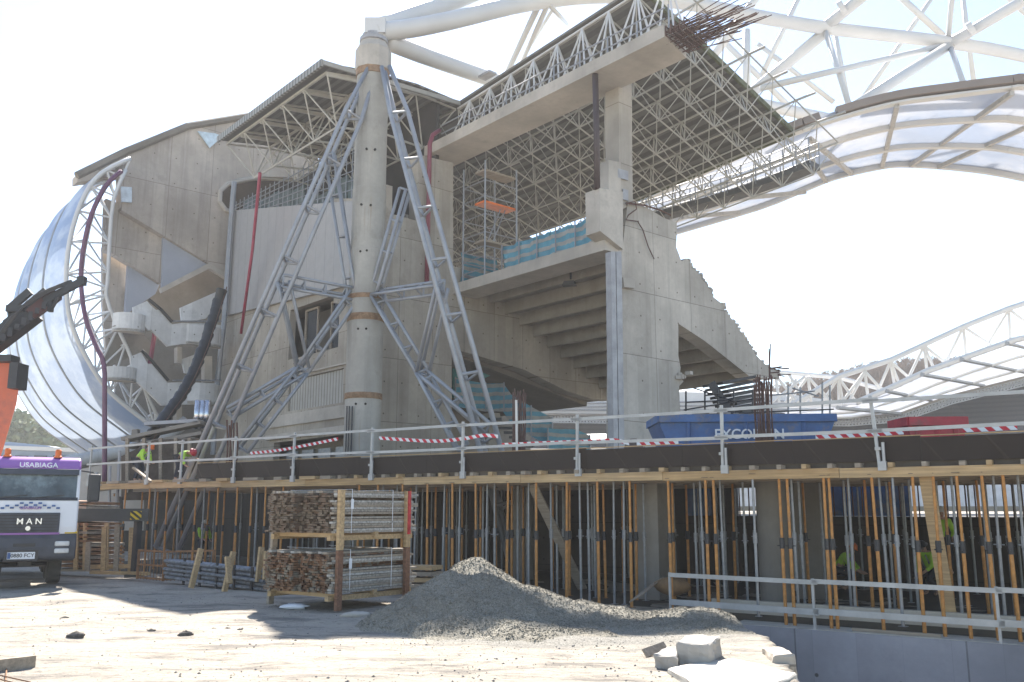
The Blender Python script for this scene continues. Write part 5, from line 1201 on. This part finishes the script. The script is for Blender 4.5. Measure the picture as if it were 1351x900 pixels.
# ================================================================ GRAVEL
cones = [(-.72, 18.9, 1.30, .62), (-1.12, 16.8, 1.16, .64), (-.55, 16.9, 1.06, .60), (-.1, 17.1, .90, .52), (.5, 17.3, .80, .46), (1.2, 17.4, .62, .38), (-.9, 15.5, .34, .3), (.35, 15.3, .36, .32), (1.3, 15.9, .3, .25), (1.9, 17.6, .38, .28), (2.9, 17.6, .50, .26), (3.4, 17.0, .44, .26), (3.3, 15.9, .24, .18), (-.1, 15.2, .26, .25), (2.2, 15.6, .12, .12), (3.6, 14.3, .1, .12)]
def gh(x, y):
    k = 9.0; s_ = 0
    for cx, cy, h, sl_ in cones:
        r_ = math.hypot(x - cx, (y - cy) * .95); hh = h - sl_ * max(0, math.sqrt(r_ * r_ + .03) - .12); s_ += math.exp(k * hh)
    s_ += 1.0; z = math.log(s_) / k - .24
    return z + fbm(x, y, 1.0) * .10 + fbm(x, y, 2.3) * .07 + fbm(x, y, 5.0) * .035 + fbm(x + 9, y, 11) * .022
mb = MB(); N = 150; gx = [-4.2 + 9.0 * i / N for i in range(N + 1)]; gy = [13.0 + 7.6 * i / 120 for i in range(121)]
mb.sheet([[V((x, y, max(-.12, gh(x, y)) + min(0, ground_h(x, y)) if x < trench_x(y) - .05 else -2.5)) for x in gx] for y in gy])
rg = random.Random(21); cnt_ = 0
while cnt_ < 21000:
    x = rg.uniform(-3.9, 4.2); y = rg.uniform(11.5, 20); z = gh(x, y) if y > 13 else -1
    if z < .03 and rg.random() > math.exp(-((x - .6) / 2.2) ** 2 - ((y - 15.0) / 1.6) ** 2) * .13: continue
    if x > trench_x(y) - .1: continue
    z = max(z + min(0, ground_h(x, y)), ground_h(x, y)); s_ = rg.choice((.007, .009, .012, .015, .02)) * rg.uniform(.8, 1.2) * (1 if z > .03 else .6); a = rg.uniform(0, 3.14); c = V((x, y, z + s_ * .3)); t = V((math.cos(a), math.sin(a), rg.uniform(-.4, .4))).normalized(); b = t.orthogonal().normalized(); n_ = t.cross(b)
    mb.add([c + t * s_, c + b * s_ * .8, c - t * s_, c - b * s_ * .8, c + n_ * s_ * .7, c - n_ * s_ * .7], [(0, 1, 4), (1, 2, 4), (2, 3, 4), (3, 0, 4), (1, 0, 5), (2, 1, 5), (3, 2, 5), (0, 3, 5)]); cnt_ += 1
o = tag(build('gravel_heap', mb, M['gravel'], recalc=False), 'heap of grey crushed stone spreading in front of the propped deck', 'gravel', kind='stuff')
# loose pebbles on the site ground
mb = MB(); rg = random.Random(31)
for k in range(3800):
    x = rg.uniform(-13, 3.2); y = 10.8 + rg.random() ** 1.5 * 11
    if fbm(x, y, .8) < rg.uniform(-.35, .35): continue
    s_ = rg.choice((.007, .009, .011, .015, .022)) * rg.uniform(.7, 1.3); z = ground_h(x, y); a = rg.uniform(0, 3.14); c = V((x, y, z + s_ * .2)); t = V((math.cos(a), math.sin(a), 0)); b = V((-t.y, t.x, 0))
    mb.add([c + t * s_, c + b * s_ * .7, c - t * s_, c - b * s_ * .7, c + ZX * s_ * .6, c - ZX * s_ * .3], [(0, 1, 4), (1, 2, 4), (2, 3, 4), (3, 0, 4), (1, 0, 5), (2, 1, 5), (3, 2, 5), (0, 3, 5)])
tag(build('loose_stones', mb, plain('loose stone', (.17, .165, .16), .95, 0, .4, 3), recalc=False), 'scattered small stones on the dusty site ground', 'stones', kind='stuff')
for i, (u, v, s_) in enumerate(((245, 840, .17), (282, 832, .09), (300, 832, .1), (316, 833, .09), (85, 818, .12), (100, 842, .2), (200, 834, .1))):
    stone(['dark clod with a flat tail in the middle of the sunlit ground', 'leftmost of three small clods in a row', 'middle of three small clods in a row', 'rightmost of three small clods in a row', 'low clod in the shade near the truck', 'largest dark clod on the sunlit ground at the left', 'small clod between the two dark clods'][i], onZ(u, v, -.02), s_ * .7, s_ * .4, s_ * .3, 'clodm', 'clod', i)
M['blockc'] = concrete('dusty block concrete', (.36, .34, .31), DD, 0, 0)
# concrete blocks bottom right
def block(label, pts, h, z, mat='conc_plain', nm='concrete_block'):
    mat = 'blockc' if mat == 'conc_plain' else mat; mb = MB(); mb.prism([V((p.x, p.y, z)) for p in pts], ZX * h); o = build(nm, mb, M[mat]); bm = bmesh.new(); bm.from_mesh(o.data); bmesh.ops.bevel(bm, geom=list(bm.edges), offset=.02, segments=1, affect='EDGES'); bmesh.ops.triangulate(bm, faces=bm.faces); bmesh.ops.subdivide_edges(bm, edges=bm.edges, cuts=5, use_grid_fill=True)
    from mathutils import noise as nz
    for v in bm.verts: v.co += V((nz.noise(v.co * 7), nz.noise(v.co * 7 + V((5, 0, 0))), nz.noise(v.co * 7 + V((0, 5, 0))))) * .03 + V((nz.noise(v.co * 30), nz.noise(v.co * 30 + V((5, 0, 0))), nz.noise(v.co * 30 + V((0, 5, 0))))) * .008
    bm.to_mesh(o.data); bm.free(); return tag(o, label, 'concrete block')
q = [onZ(u, v, .28) for u, v in ((893, 841), (942, 838), (951, 845), (938, 853))]
c0 = onZ(893, 848, .28); c1 = onZ(936, 850, .28); c2 = onZ(951, 840, .28); c3 = onZ(905, 836, .28)
block('grey cut concrete block standing on the gravel behind the flat slab', [c0, c1, c2, c3], .30, -.02)
c0 = onZ(700 + 130, 905, .05); c1 = onZ(1052, 889, .05); c2 = onZ(967, 868, .05); c3 = onZ(885, 876, .05)
block('large flat pale concrete slab in the bottom right corner of the ground', [onZ(960, 925, .05), onZ(1054, 888, .05), c2, onZ(880, 880, .05)], .26, -.21, 'slabtop', 'concrete_slab')
c0 = onZ(863, 862, .2); c1 = onZ(891, 866, .2)
block('small upright concrete piece left of the cut block', [onZ(862, 868, .1), onZ(893, 872, .1), onZ(894, 862, .1), onZ(880, 858, .1)], .2, -.05)
c = onZ(1028, 862, .1); block('beige broken concrete lump above the trench edge', [c + V(p) for p in ((-.16, -.3, 0), (.12, -.34, 0), (.17, .25, 0), (-.1, .45, 0))], .35, -.22, 'concA')
plank('thin board lying on the gravel left of the cut concrete block', onZ(850, 862, .06), onZ(878, 852, .1), .12, .02)
plank('weathered plank end at the left edge of the foreground', onZ(-30, 884, .07), onZ(46, 875, .07), .19, .05, 'oldwood')
t_ = thing('rusty_mesh', 'rusty mesh bars under the plank in the left foreground', 'rebar', onZ(5, 895, 0))
for k in range(3): mb = MB(); mb.tube(onZ(-30, 884 + 5 * k, .03), onZ(40, 900 + 6 * k, .03), .008, 5); build('bar', mb, M['rust'], t_)
mb = MB(); mb.tube(onZ(9, 880, .05), onZ(7, 902, .0), .008, 5); build('bar', mb, M['rust'], t_)
# ================================================================ TRUCK
fc = onY(31, 760, 23.6); O = V((fc.x, fc.y, .02)); XR = V((.88, .475, 0)); BK = V((-.475, .88, 0))
tk = thing('crane_truck', 'white crane truck with purple roof band, dark grille and amber beacons facing the camera', 'truck', O + BK * 1.1)
def T(x, d, z): return O + XR * x + BK * d + ZX * z
HW = 1.13
def tprism(name, prof, x0, x1, mat, parent=tk, bev=0, inset=0):
    mb = MB(); mb.prism([T(x0, d, z) for d, z in prof], XR * (x1 - x0)); o = build(name, mb, M[mat], parent)
    if bev: m = o.modifiers.new('b', 'BEVEL'); m.width = bev; m.segments = 3
    return o
body = tprism('cab_body', [(.02, 1.30), (.0, 1.5), (.04, 2.2), (2.1, 2.2), (2.1, .95), (.9, .95), (.55, 1.3)], -HW, HW, 'truckwhite', bev=.05)
tprism('cab_pillars', [(.06, 2.19), (.25, 2.98), (2.1, 2.98), (2.1, 2.19), (1.9, 2.19), (1.9, 2.85), (.33, 2.85), (.17, 2.19)], HW - .09, HW, 'truckwhite', bev=.02)
tprism('cab_pillars', [(.06, 2.19), (.25, 2.98), (2.1, 2.98), (2.1, 2.19), (1.9, 2.19), (1.9, 2.85), (.33, 2.85), (.17, 2.19)], -HW, -HW + .09, 'truckwhite', bev=.02)
tprism('cab_rear', [(1.95, 2.2), (1.95, 2.98), (2.1, 2.98), (2.1, 2.2)], -HW + .09, HW - .09, 'truckwhite')
tprism('roof_band', [(.22, 2.93), (.26, 3.06), (.40, 3.24), (.6, 3.30), (2.1, 3.34), (2.1, 2.93)], -HW, HW, 'purple', bev=.06)
tprism('sun_visor', [(.10, 2.83), (.16, 2.98), (.22, 2.98), (.2, 2.83)], -HW + .05, HW - .05, 'bumper', bev=.01)
ws = tprism('windscreen', [(.075, 2.24), (.20, 2.86), (.23, 2.86), (.10, 2.24)], -HW + .08, HW - .08, 'windscreen')
for x in (-.5, .35): mb = MB(); mb.bar(T(x - .25, .065, 2.24), T(x + .42, .075, 2.31), .02, .02); build('wiper', mb, M['black'], tk)
tprism('windscreen_frame', [(.03, 2.17), (.07, 2.25), (.13, 2.25), (.12, 2.17)], -HW + .04, HW - .04, 'black')
tprism('side_window', [(.3, 2.3), (.42, 2.8), (1.4, 2.8), (1.4, 2.3)], HW - .04, HW + .004, 'glassdark')
gr = tprism('grille', [(-.03, 1.36), (-.03, 1.86), (.05, 1.86), (.05, 1.36)], -HW + .25, HW - .42, 'bumper', bev=.02)
for k in range(6): mb = MB(); mb.bar(T(-HW + .3, -.04, 1.42 + k * .075), T(HW - .47, -.04, 1.42 + k * .075), .02, .018); build('slat', mb, M['black'], gr)
xc = (-HW + .25 + HW - .42) / 2
text_mesh('badge_lettering', 'M A N', .21, T(xc + .1, -.06, 1.64), XR, ZX, M['badge'], tk)
mb = MB(); mb.lathe(T(xc + .08, -.03, 1.47), [(.06, 0), (.06, .03)], 14, -BK); build('badge', mb, M['badge'], tk)
text_mesh('roof_lettering', 'USABIAGA', .19, T(.12, .235, 3.07), XR, (ZX + BK * .35), M['whitemark'], tk)
text_mesh('panel_lettering', 'USABIAGA', .10, T(xc + .1, -.015, 1.98), XR, ZX, M['purple'], tk)
mb = MB()
for x in range(-6, 7):
    for r_ in range(3):
        if (x + r_) % 2 == 0 and abs(x) + r_ * 1.8 < 7: mb.box(T(xc + .1 + x * .105, -.005 + .02 * 0, 2.0 + r_ * .055 - abs(x) * .004), .085, .03, .045, XR)
build('chequer_decal', mb, M['bluemark'], tk)
tprism('bonnet_line', [(-.01, 1.31), (-.02, 1.36), (.03, 1.36), (.03, 1.31)], -HW + .15, HW - .4, 'purple')
tprism('bumper', [(.0, .68), (-.06, .75), (-.08, 1.0), (-.05, 1.22), (.0, 1.33), (.5, 1.33), (.55, .9), (.5, .62)], -HW - .01, HW + .01, 'bumper', bev=.05)
tprism('side_flash', [(.0, 1.33), (.02, 1.38), (.5, 1.38), (.5, 1.33)], HW - .28, HW + .012, 'yellow')
for x in (HW - .32, -HW + .32):
    for z in (1.08, .90): mb = MB(); mb.box(T(x, -.085, z), .34, .05, .12, XR); o = build('headlight', mb, M['lamp'], tk); m = o.modifiers.new('b', 'BEVEL'); m.width = .02
mb = MB(); mb.box(T(-.10, -.09, .80), .62, .02, .17, XR); pl_ = build('number_plate', mb, M['whitemark'], tk)
mb = MB(); mb.box(T(-.10, -.085, .80), .76, .015, .27, XR); build('plate_surround', mb, M['black'], tk)
mb = MB(); mb.box(T(-.37, -.101, .80), .07, .005, .15, XR); build('blue_strip', mb, M['bluemark'], tk)
text_mesh('plate_number', '0880 FCY', .13, T(-.07, -.105, .80), XR, ZX, M['black'], tk, .003)
mb = MB(); mb.box(T(-.05, -.07, 1.06), .5, .04, .08, XR); build('tow_cover', mb, M['black'], tk)
for x in (-.62, .56): 
    mb = MB(); mb.lathe(T(x, .55, 3.29), [(.10, 0), (.10, .04), (.075, .05), (.075, .19), (.05, .22)], 14); build('beacon', mb, M['orange_h'], tk, smooth=False)
# mirror on the right
mb = MB(); mb.tube(T(HW, .3, 2.95), T(HW + .28, .05, 2.9), .02, 6); mb.tube(T(HW, .3, 2.1), T(HW + .28, .05, 2.15), .02, 6); build('mirror_arm', mb, M['black'], tk)
mb = MB(); mb.box(T(HW + .33, .1, 2.5), .30, .12, .72, XR); o = build('mirror', mb, M['black'], tk); m = o.modifiers.new('b', 'BEVEL'); m.width = .05; m.segments = 3
# door seam/handle, wheel arches, wheels
mb = MB(); mb.box(T(HW + .006, 1.0, 2.0), .01, .25, .04, XR); build('door_handle', mb, M['black'], tk)
tprism('wheel_arch', [(.55, 1.0), (.8, 1.35), (1.9, 1.35), (2.1, .95), (2.1, .6), (2.0, .6), (1.85, 1.1), (.85, 1.1), (.6, .7)], HW - .3, HW + .02, 'bumper')
def wheel(x, d, r_=.52, w_=.34, name='wheel'):
    mb = MB(); c = T(x, d, r_); mb.lathe(c - XR * w_ / 2, [(r_ * .55, 0), (r_ * .93, 0), (r_, .04), (r_, w_ - .04), (r_ * .93, w_), (r_ * .55, w_)], 28, XR); o = build(name, mb, M['tyre'], tk); smooth_angle(o)
    mb = MB(); mb.lathe(c - XR * (w_ / 2 - .02), [(r_ * .56, 0), (r_ * .56, .03), (.12, .10), (.12, w_ - .04)], 20, XR); smooth_angle(build('rim', mb, M['propgrey'], o))
for x in (-HW + .42, HW - .42):
    wheel(x, 1.35); wheel(x, 3.2); wheel(x, 6.2); wheel(x, 7.6)
mb = MB(); mb.box(T(0, 4.5, .95), 1.0, 7.5, .3, XR); build('chassis', mb, M['black'], tk)
mb = MB(); mb.box(T(0, 1.3, .62), .3, 1.6, .25, XR); mb.tube(T(-.9, 1.35, .52), T(.9, 1.35, .52), .08, 8); build('axle', mb, M['black'], tk)
mb = MB(); mb.box(T(0, 6.5, 1.35), 2.3, 4.5, .35, XR); build('flatbed', mb, M['bumper'], tk)
# outrigger arm with foot
mb = MB(); a0 = T(HW - .4, 2.6, 1.75); a1 = onY(196, 681, a0.y + .8); a0.z = a1.z = 1.80; mb.bar(a0, a1, .35, .36); build('outrigger_beam', mb, M['black'], tk)
ft = onY(183, 681, a0.y + .75); mb = MB(); mb.bar(V((ft.x, ft.y, 1.7)), V((ft.x, ft.y, .12)), .17, .17, DN); mb.box(V((ft.x, ft.y, .08)), .42, .42, .08); build('outrigger_foot', mb, M['black'], tk)
h_ = onY(177, 685, a0.y + .4); mb = MB(); mb.box(V((h_.x, h_.y + .1, 1.79)), .30, .02, .24, XR); build('hazard_plate', mb, M['hazard'], tk)
# crane
Yc = 26.4
mb = MB(); mb.prism([onY(u, v, Yc) for u, v in ((-40, 480), (14, 477), (27, 492), (22, 530), (3, 594), (-12, 640), (-40, 640))], V((-.27, .5, 0))); build('crane_inner_arm', mb, M['craneorange'], tk)
mb = MB(); mb.bar(onY(-8, 640, Yc + .2), onY(-8, 720, Yc + .2), .8, .7, DN); build('crane_column', mb, M['craneorange'], tk)
mb = MB(); mb.box(onY(24, 497, Yc - .1), .25, .6, .75); mb.box(onY(10, 474, Yc - .1), .45, .5, .2); mb.tube(onY(20, 480, Yc), onY(24, 512, Yc), .12, 8); build('crane_joint', mb, M['black'], tk)
mb = MB(); mb.bar(onY(-30, 470, Yc), onY(46, 412, Yc + .2), .5, .52); build('crane_outer_arm', mb, M['black'], tk)
mb = MB(); mb.bar(onY(8, 428, Yc), onY(62, 384, Yc + .2), .22, .22); mb.bar(onY(12, 408, Yc), onY(40, 384, Yc), .12, .22); mb.tube(onY(12, 406, Yc), onY(14, 425, Yc), .07, 6); mb.box(onY(22, 408, Yc), .5, .3, .2); build('crane_cylinder', mb, M['black'], tk)
mb = MB(); mb.bar(onY(40, 416, Yc), onY(76, 388, Yc + .3), .36, .36); build('crane_extension', mb, M['crdark'], tk)
mb = MB(); mb.bar(onY(58, 398, Yc), onY(110, 370, Yc + .4), .22, .2); mb.bar(onY(62, 384, Yc), onY(95, 371, Yc + .3), .1, .1); mb.box(onY(108, 371, Yc + .4), .22, .2, .26); build('crane_tip', mb, M['black'], tk)
mb = MB(); mb.tube(onY(78, 390, Yc), onY(68, 407, Yc), .06, 6); mb.box(onY(67, 405, Yc), .12, .15, .3); mb.tube(onY(64, 392, Yc), onY(63, 404, Yc), .05, 6); build('crane_hook', mb, M['black'], tk)
mb = MB()
for k in range(4): mb.poly([onY(-12 + 4 * k, 455 - 3 * k, Yc - .3), onY(15 + 3 * k, 418 - 2 * k, Yc - .35), onY(45, 396 - k * 2, Yc - .3), onY(80, 378 - k, Yc - .1)], .025, 5)
for k in range(8): mb.box(onY(-5 + k * 9, 452 - k * 7, Yc - .32), .12, .1, .16 + .05 * (k % 3), XR)
build('hydraulic_hoses', mb, M['black'], tk)
# ================================================================ CHUTE, POLE
t_ = thing('debris_chute', 'black segmented debris chute snaking down from the stair recess to the deck', 'chute', onY(190, 600, 36))
pts = fine([onY(293, 382, 45), onY(288, 398, 45), onY(276, 436, 43.5), onY(262, 475, 42), onY(243, 515, 40.5), onY(218, 550, 38.5), onY(197, 580, 37), onY(188, 600, 36.5)], 4)
L_ = [0]
for p, q in zip(pts, pts[1:]): L_.append(L_[-1] + (q - p).length)
tot = L_[-1]; n = 19
def along(s):
    for i in range(len(L_) - 1):
        if s <= L_[i + 1]: return pts[i].lerp(pts[i + 1], (s - L_[i]) / (L_[i + 1] - L_[i]))
    return pts[-1]
for k in range(n):
    p = along(tot * k / n); q = along(min(tot, tot * (k + 1.25) / n)); d = (q - p).normalized(); mb = MB(); l = (q - p).length
    mb.lathe(p + d.orthogonal() * .02 * math.sin(k * 2), [(.25, 0), (.275, .02), (.275, .12), (.26, .14), (.22, l)], 14, d); smooth_angle(build('segment', mb, M['chute'], t_))
mb = MB(); mb.poly([p + V((.3, -.2, .1)) for p in pts], .025, 5); build('chain', mb, M['rebar'], t_)
mb = MB(); mb.poly(fine([onY(160, 226, 38), onY(140, 245, 37.5), onY(120, 285, 37), onY(109, 335, 37), (onY(107, 375, 37)), onY(113, 420, 36.8), onY(126, 455, 36.6), onY(137, 482, 36.5), onY(138, 540, 36.5), onY(138, 640, 36.5)], 4), .1, 8); M['plum'] = plain('plum coloured hose', (.13, .05, .10), .5); tag(build('bent_pipe', mb, M['plum'], smooth=True), 'plum coloured pipe curving round the shell truss then dropping straight to the deck', 'pipe')
# ================================================================ PEOPLE
def skin_mesh(name, verts, edges, radii, mat, parent, root=0, sub=2):
    me = bpy.data.meshes.new(name); base = wloc(parent); me.from_pydata([tuple(V(v) - base) for v in verts], edges, []); o = bpy.data.objects.new(name, me); COL.objects.link(o)
    o.modifiers.new('s', 'SKIN'); 
    for i, r_ in enumerate(radii):
        sv = me.skin_vertices[0].data[i]; sv.radius = (r_, r_) if not isinstance(r_, tuple) else r_; sv.use_root = (i == root)
    m = o.modifiers.new('ss', 'SUBSURF'); m.levels = m.render_levels = sub
    dg = bpy.context.evaluated_depsgraph_get(); dg.update(); nm = bpy.data.meshes.new_from_object(o.evaluated_get(dg)); bpy.data.objects.remove(o)
    nm.materials.clear(); nm.materials.append(M[mat]); nm.polygons.foreach_set('use_smooth', [True] * len(nm.polygons)); ob = link(name, nm); ob.parent = parent; return ob
def person(label, p, fwd, bend_, arms, helmet='white', crouch=0.0, sc=1.0):
    # p feet point, fwd facing direction; bend_ torso lean in degrees; arms: two hand offsets (forward, side, height)
    f = V(fwd).normalized(); s_ = V((f.y, -f.x, 0)); t_ = thing('person', label, 'person', p); q = lambda a, b, c: p + (f * a + s_ * b + ZX * c) * sc
    hip = .92 - crouch * .42; kn = .5 - crouch * .06; kf = .1 + crouch * .36; b = R(bend_)
    def up(l, sd=0, fw=0): return (math.sin(b) * l + math.cos(b) * fw - crouch * .1, sd, hip + math.cos(b) * l - math.sin(b) * fw)
    chest = up(.36); neck = up(.52); head = up(.62, 0, .02 + bend_ * .0005); top_ = up(.76, 0, .03)
    vs = [q(-crouch * .1, 0, hip), q(*up(.18)), q(*chest), q(*neck), q(*head), q(*top_)]; es = [(0, 1), (1, 2), (2, 3), (3, 4), (4, 5)]; rr_ = [.14, .125, .15, .055, .09, .08]
    jv, je, jr = list(vs[:3]) + [q(*up(.47))], [(0, 1), (1, 2), (2, 3)], [.155, .145, .17, .09]
    tv, te, tr_ = [q(-crouch * .1, 0, hip)], [], [.16]
    for sgn, (af, as_, ah) in zip((-1, 1), arms):
        sh = up(.44, sgn * .19); hd = (af, as_, ah); el = tuple((a + c) / 2 for a, c in zip(sh, hd)); el = (el[0] - .05, el[1] + sgn * .08, el[2] - .05); i = len(vs)
        vs += [q(*sh), q(*el), q(*hd), q(hd[0] + .09, hd[1], hd[2] - .03)]; es += [(2, i), (i, i + 1), (i + 1, i + 2), (i + 2, i + 3)]; rr_ += [.065, .05, .035, .04]
        for kx in range(5):      # short separate fingers and thumb
            fx = hd[0] + .17; j = len(vs); vs.append(q(fx - (.05 if kx == 4 else .01 * abs(kx - 1)), hd[1] + (kx - 1.5) * .022 if kx < 4 else hd[1] - sgn * .06, hd[2] - .06)); es.append((i + 3, j)); rr_.append(.010)
        k = len(jv); jv += [q(*sh), q(*el), q(*(x * .8 + y * .2 for x, y in zip(hd, el)))]; je += [(2, k), (k, k + 1), (k + 1, k + 2)]; jr += [.085, .068, .055]
    for sgn in (-1, 1):
        i = len(vs); vs += [q(-crouch * .05, sgn * .10, hip - .06), q(kf, sgn * .13, kn), q(0, sgn * .14, .08), q(.16, sgn * .15, .04)]; es += [(0, i), (i, i + 1), (i + 1, i + 2), (i + 2, i + 3)]; rr_ += [.09, .06, .045, .04]
        k = len(tv); tv += [q(-crouch * .05, sgn * .10, hip - .06), q(kf, sgn * .13, kn), q(0, sgn * .14, .12)]; te += [(0, k), (k, k + 1), (k + 1, k + 2)]; tr_ += [.115, .085, .075]
    skin_mesh('body', vs, es, rr_, 'skin', t_); skin_mesh('jacket', jv, je, jr, 'hivis', t_); skin_mesh('trousers', tv, te, tr_, 'navy', t_)
    c = q(*up(.70, 0, .03)); ax = (q(*top_) - q(*head)).normalized(); mb = MB(); mb.lathe(c, [(.16, .0), (.125, .015), (.12, .05), (.09, .10), (.03, .135)], 16, ax); build('helmet', mb, M[helmet], t_, smooth=True)
    mb = MB(); cc = q(*up(.63, 0, .12)); mb.box(cc, .03, .035, .05, s_); build('nose', mb, M['skin'], t_)
    for sg in (-1, 1): mb = MB(); mb.box(q(*up(.655, sg * .035, .108)), .02, .01, .012, s_); build('eye', mb, M['black'], t_)
    mb = MB(); mb.box(q(*up(.58, 0, .10)), .05, .012, .012, s_); build('mouth', mb, M['red'], t_)
    for sg in (-1, 1): mb = MB(); mb.tube(q(*up(.50, sg * .085, .15)), q(*up(.10, sg * .09, .14)), .022, 5); build('reflective_band', mb, M['badge'], t_)
    return t_
p = onY(181, 625, 34.5); p.z = 3.0
person('person in fluorescent jacket stooping at the foot of the black debris chute', V((p.x, p.y, 2.95)), (1, -.3, 0), 48, ((.45, -.15, .75), (.5, .15, .7)), 'orange_h', .15)
p = onY(236, 620, 33.2)
person('person in fluorescent clothes bending forward with red helmet left of the lattice leg', V((p.x, p.y, 2.95)), (.9, -.5, 0), 78, ((.75, -.1, .8), (.5, .15, .55)), 'red', .05)
s = s_at(1240, 7.5, 2); person('person in fluorescent vest standing in the dark behind the slanting board', DK(s, 7.5, -.2) + ZX * .5, (-.3, -1, 0), 5, ((.25, -.2, .9), (.25, .2, .9)))
s = s_at(1108, 7.4, 1); person('person in fluorescent vest crouching in the shade between orange props', DK(s, 7.4, -.21), (.8, -.6, 0), 35, ((.5, -.1, .5), (.5, .1, .5)), 'orange_h', .8)
s = s_at(1226, 7.0, 1); person('person in fluorescent vest kneeling in the shade right of the other crouching worker', DK(s, 7.0, -.21), (-.8, -.5, 0), 30, ((.45, -.1, .6), (.4, .1, .5)), 'black', .6)
s = s_at(268, 5, 1); person('person in fluorescent vest standing under the deck behind the lattice leg', DK(s, 5, -.21), (.8, -.6, 0), 8, ((.25, -.2, .9), (.3, .15, .95)))
# ================================================================ HAZE
mb = MB(); lo = V((-260, -30, -3.3)); hi = V((330, 300, 60)); c = (lo + hi) / 2; d = hi - lo; mb.box(c, d.x, d.y, d.z)
hm = bpy.data.materials.new('haze air'); hm.use_nodes = True; ht = hm.node_tree; ht.nodes.clear(); ho = ht.nodes.new('ShaderNodeOutputMaterial'); hv = ht.nodes.new('ShaderNodeVolumePrincipled')
hv.inputs['Color'].default_value = (.9, .92, .95, 1); hv.inputs['Density'].default_value = .0006; hv.inputs['Anisotropy'].default_value = .3; ht.links.new(hv.outputs[0], ho.inputs['Volume'])
tag(build('haze', mb, hm), 'thin pale haze in the air around the site', 'haze', kind='stuff')
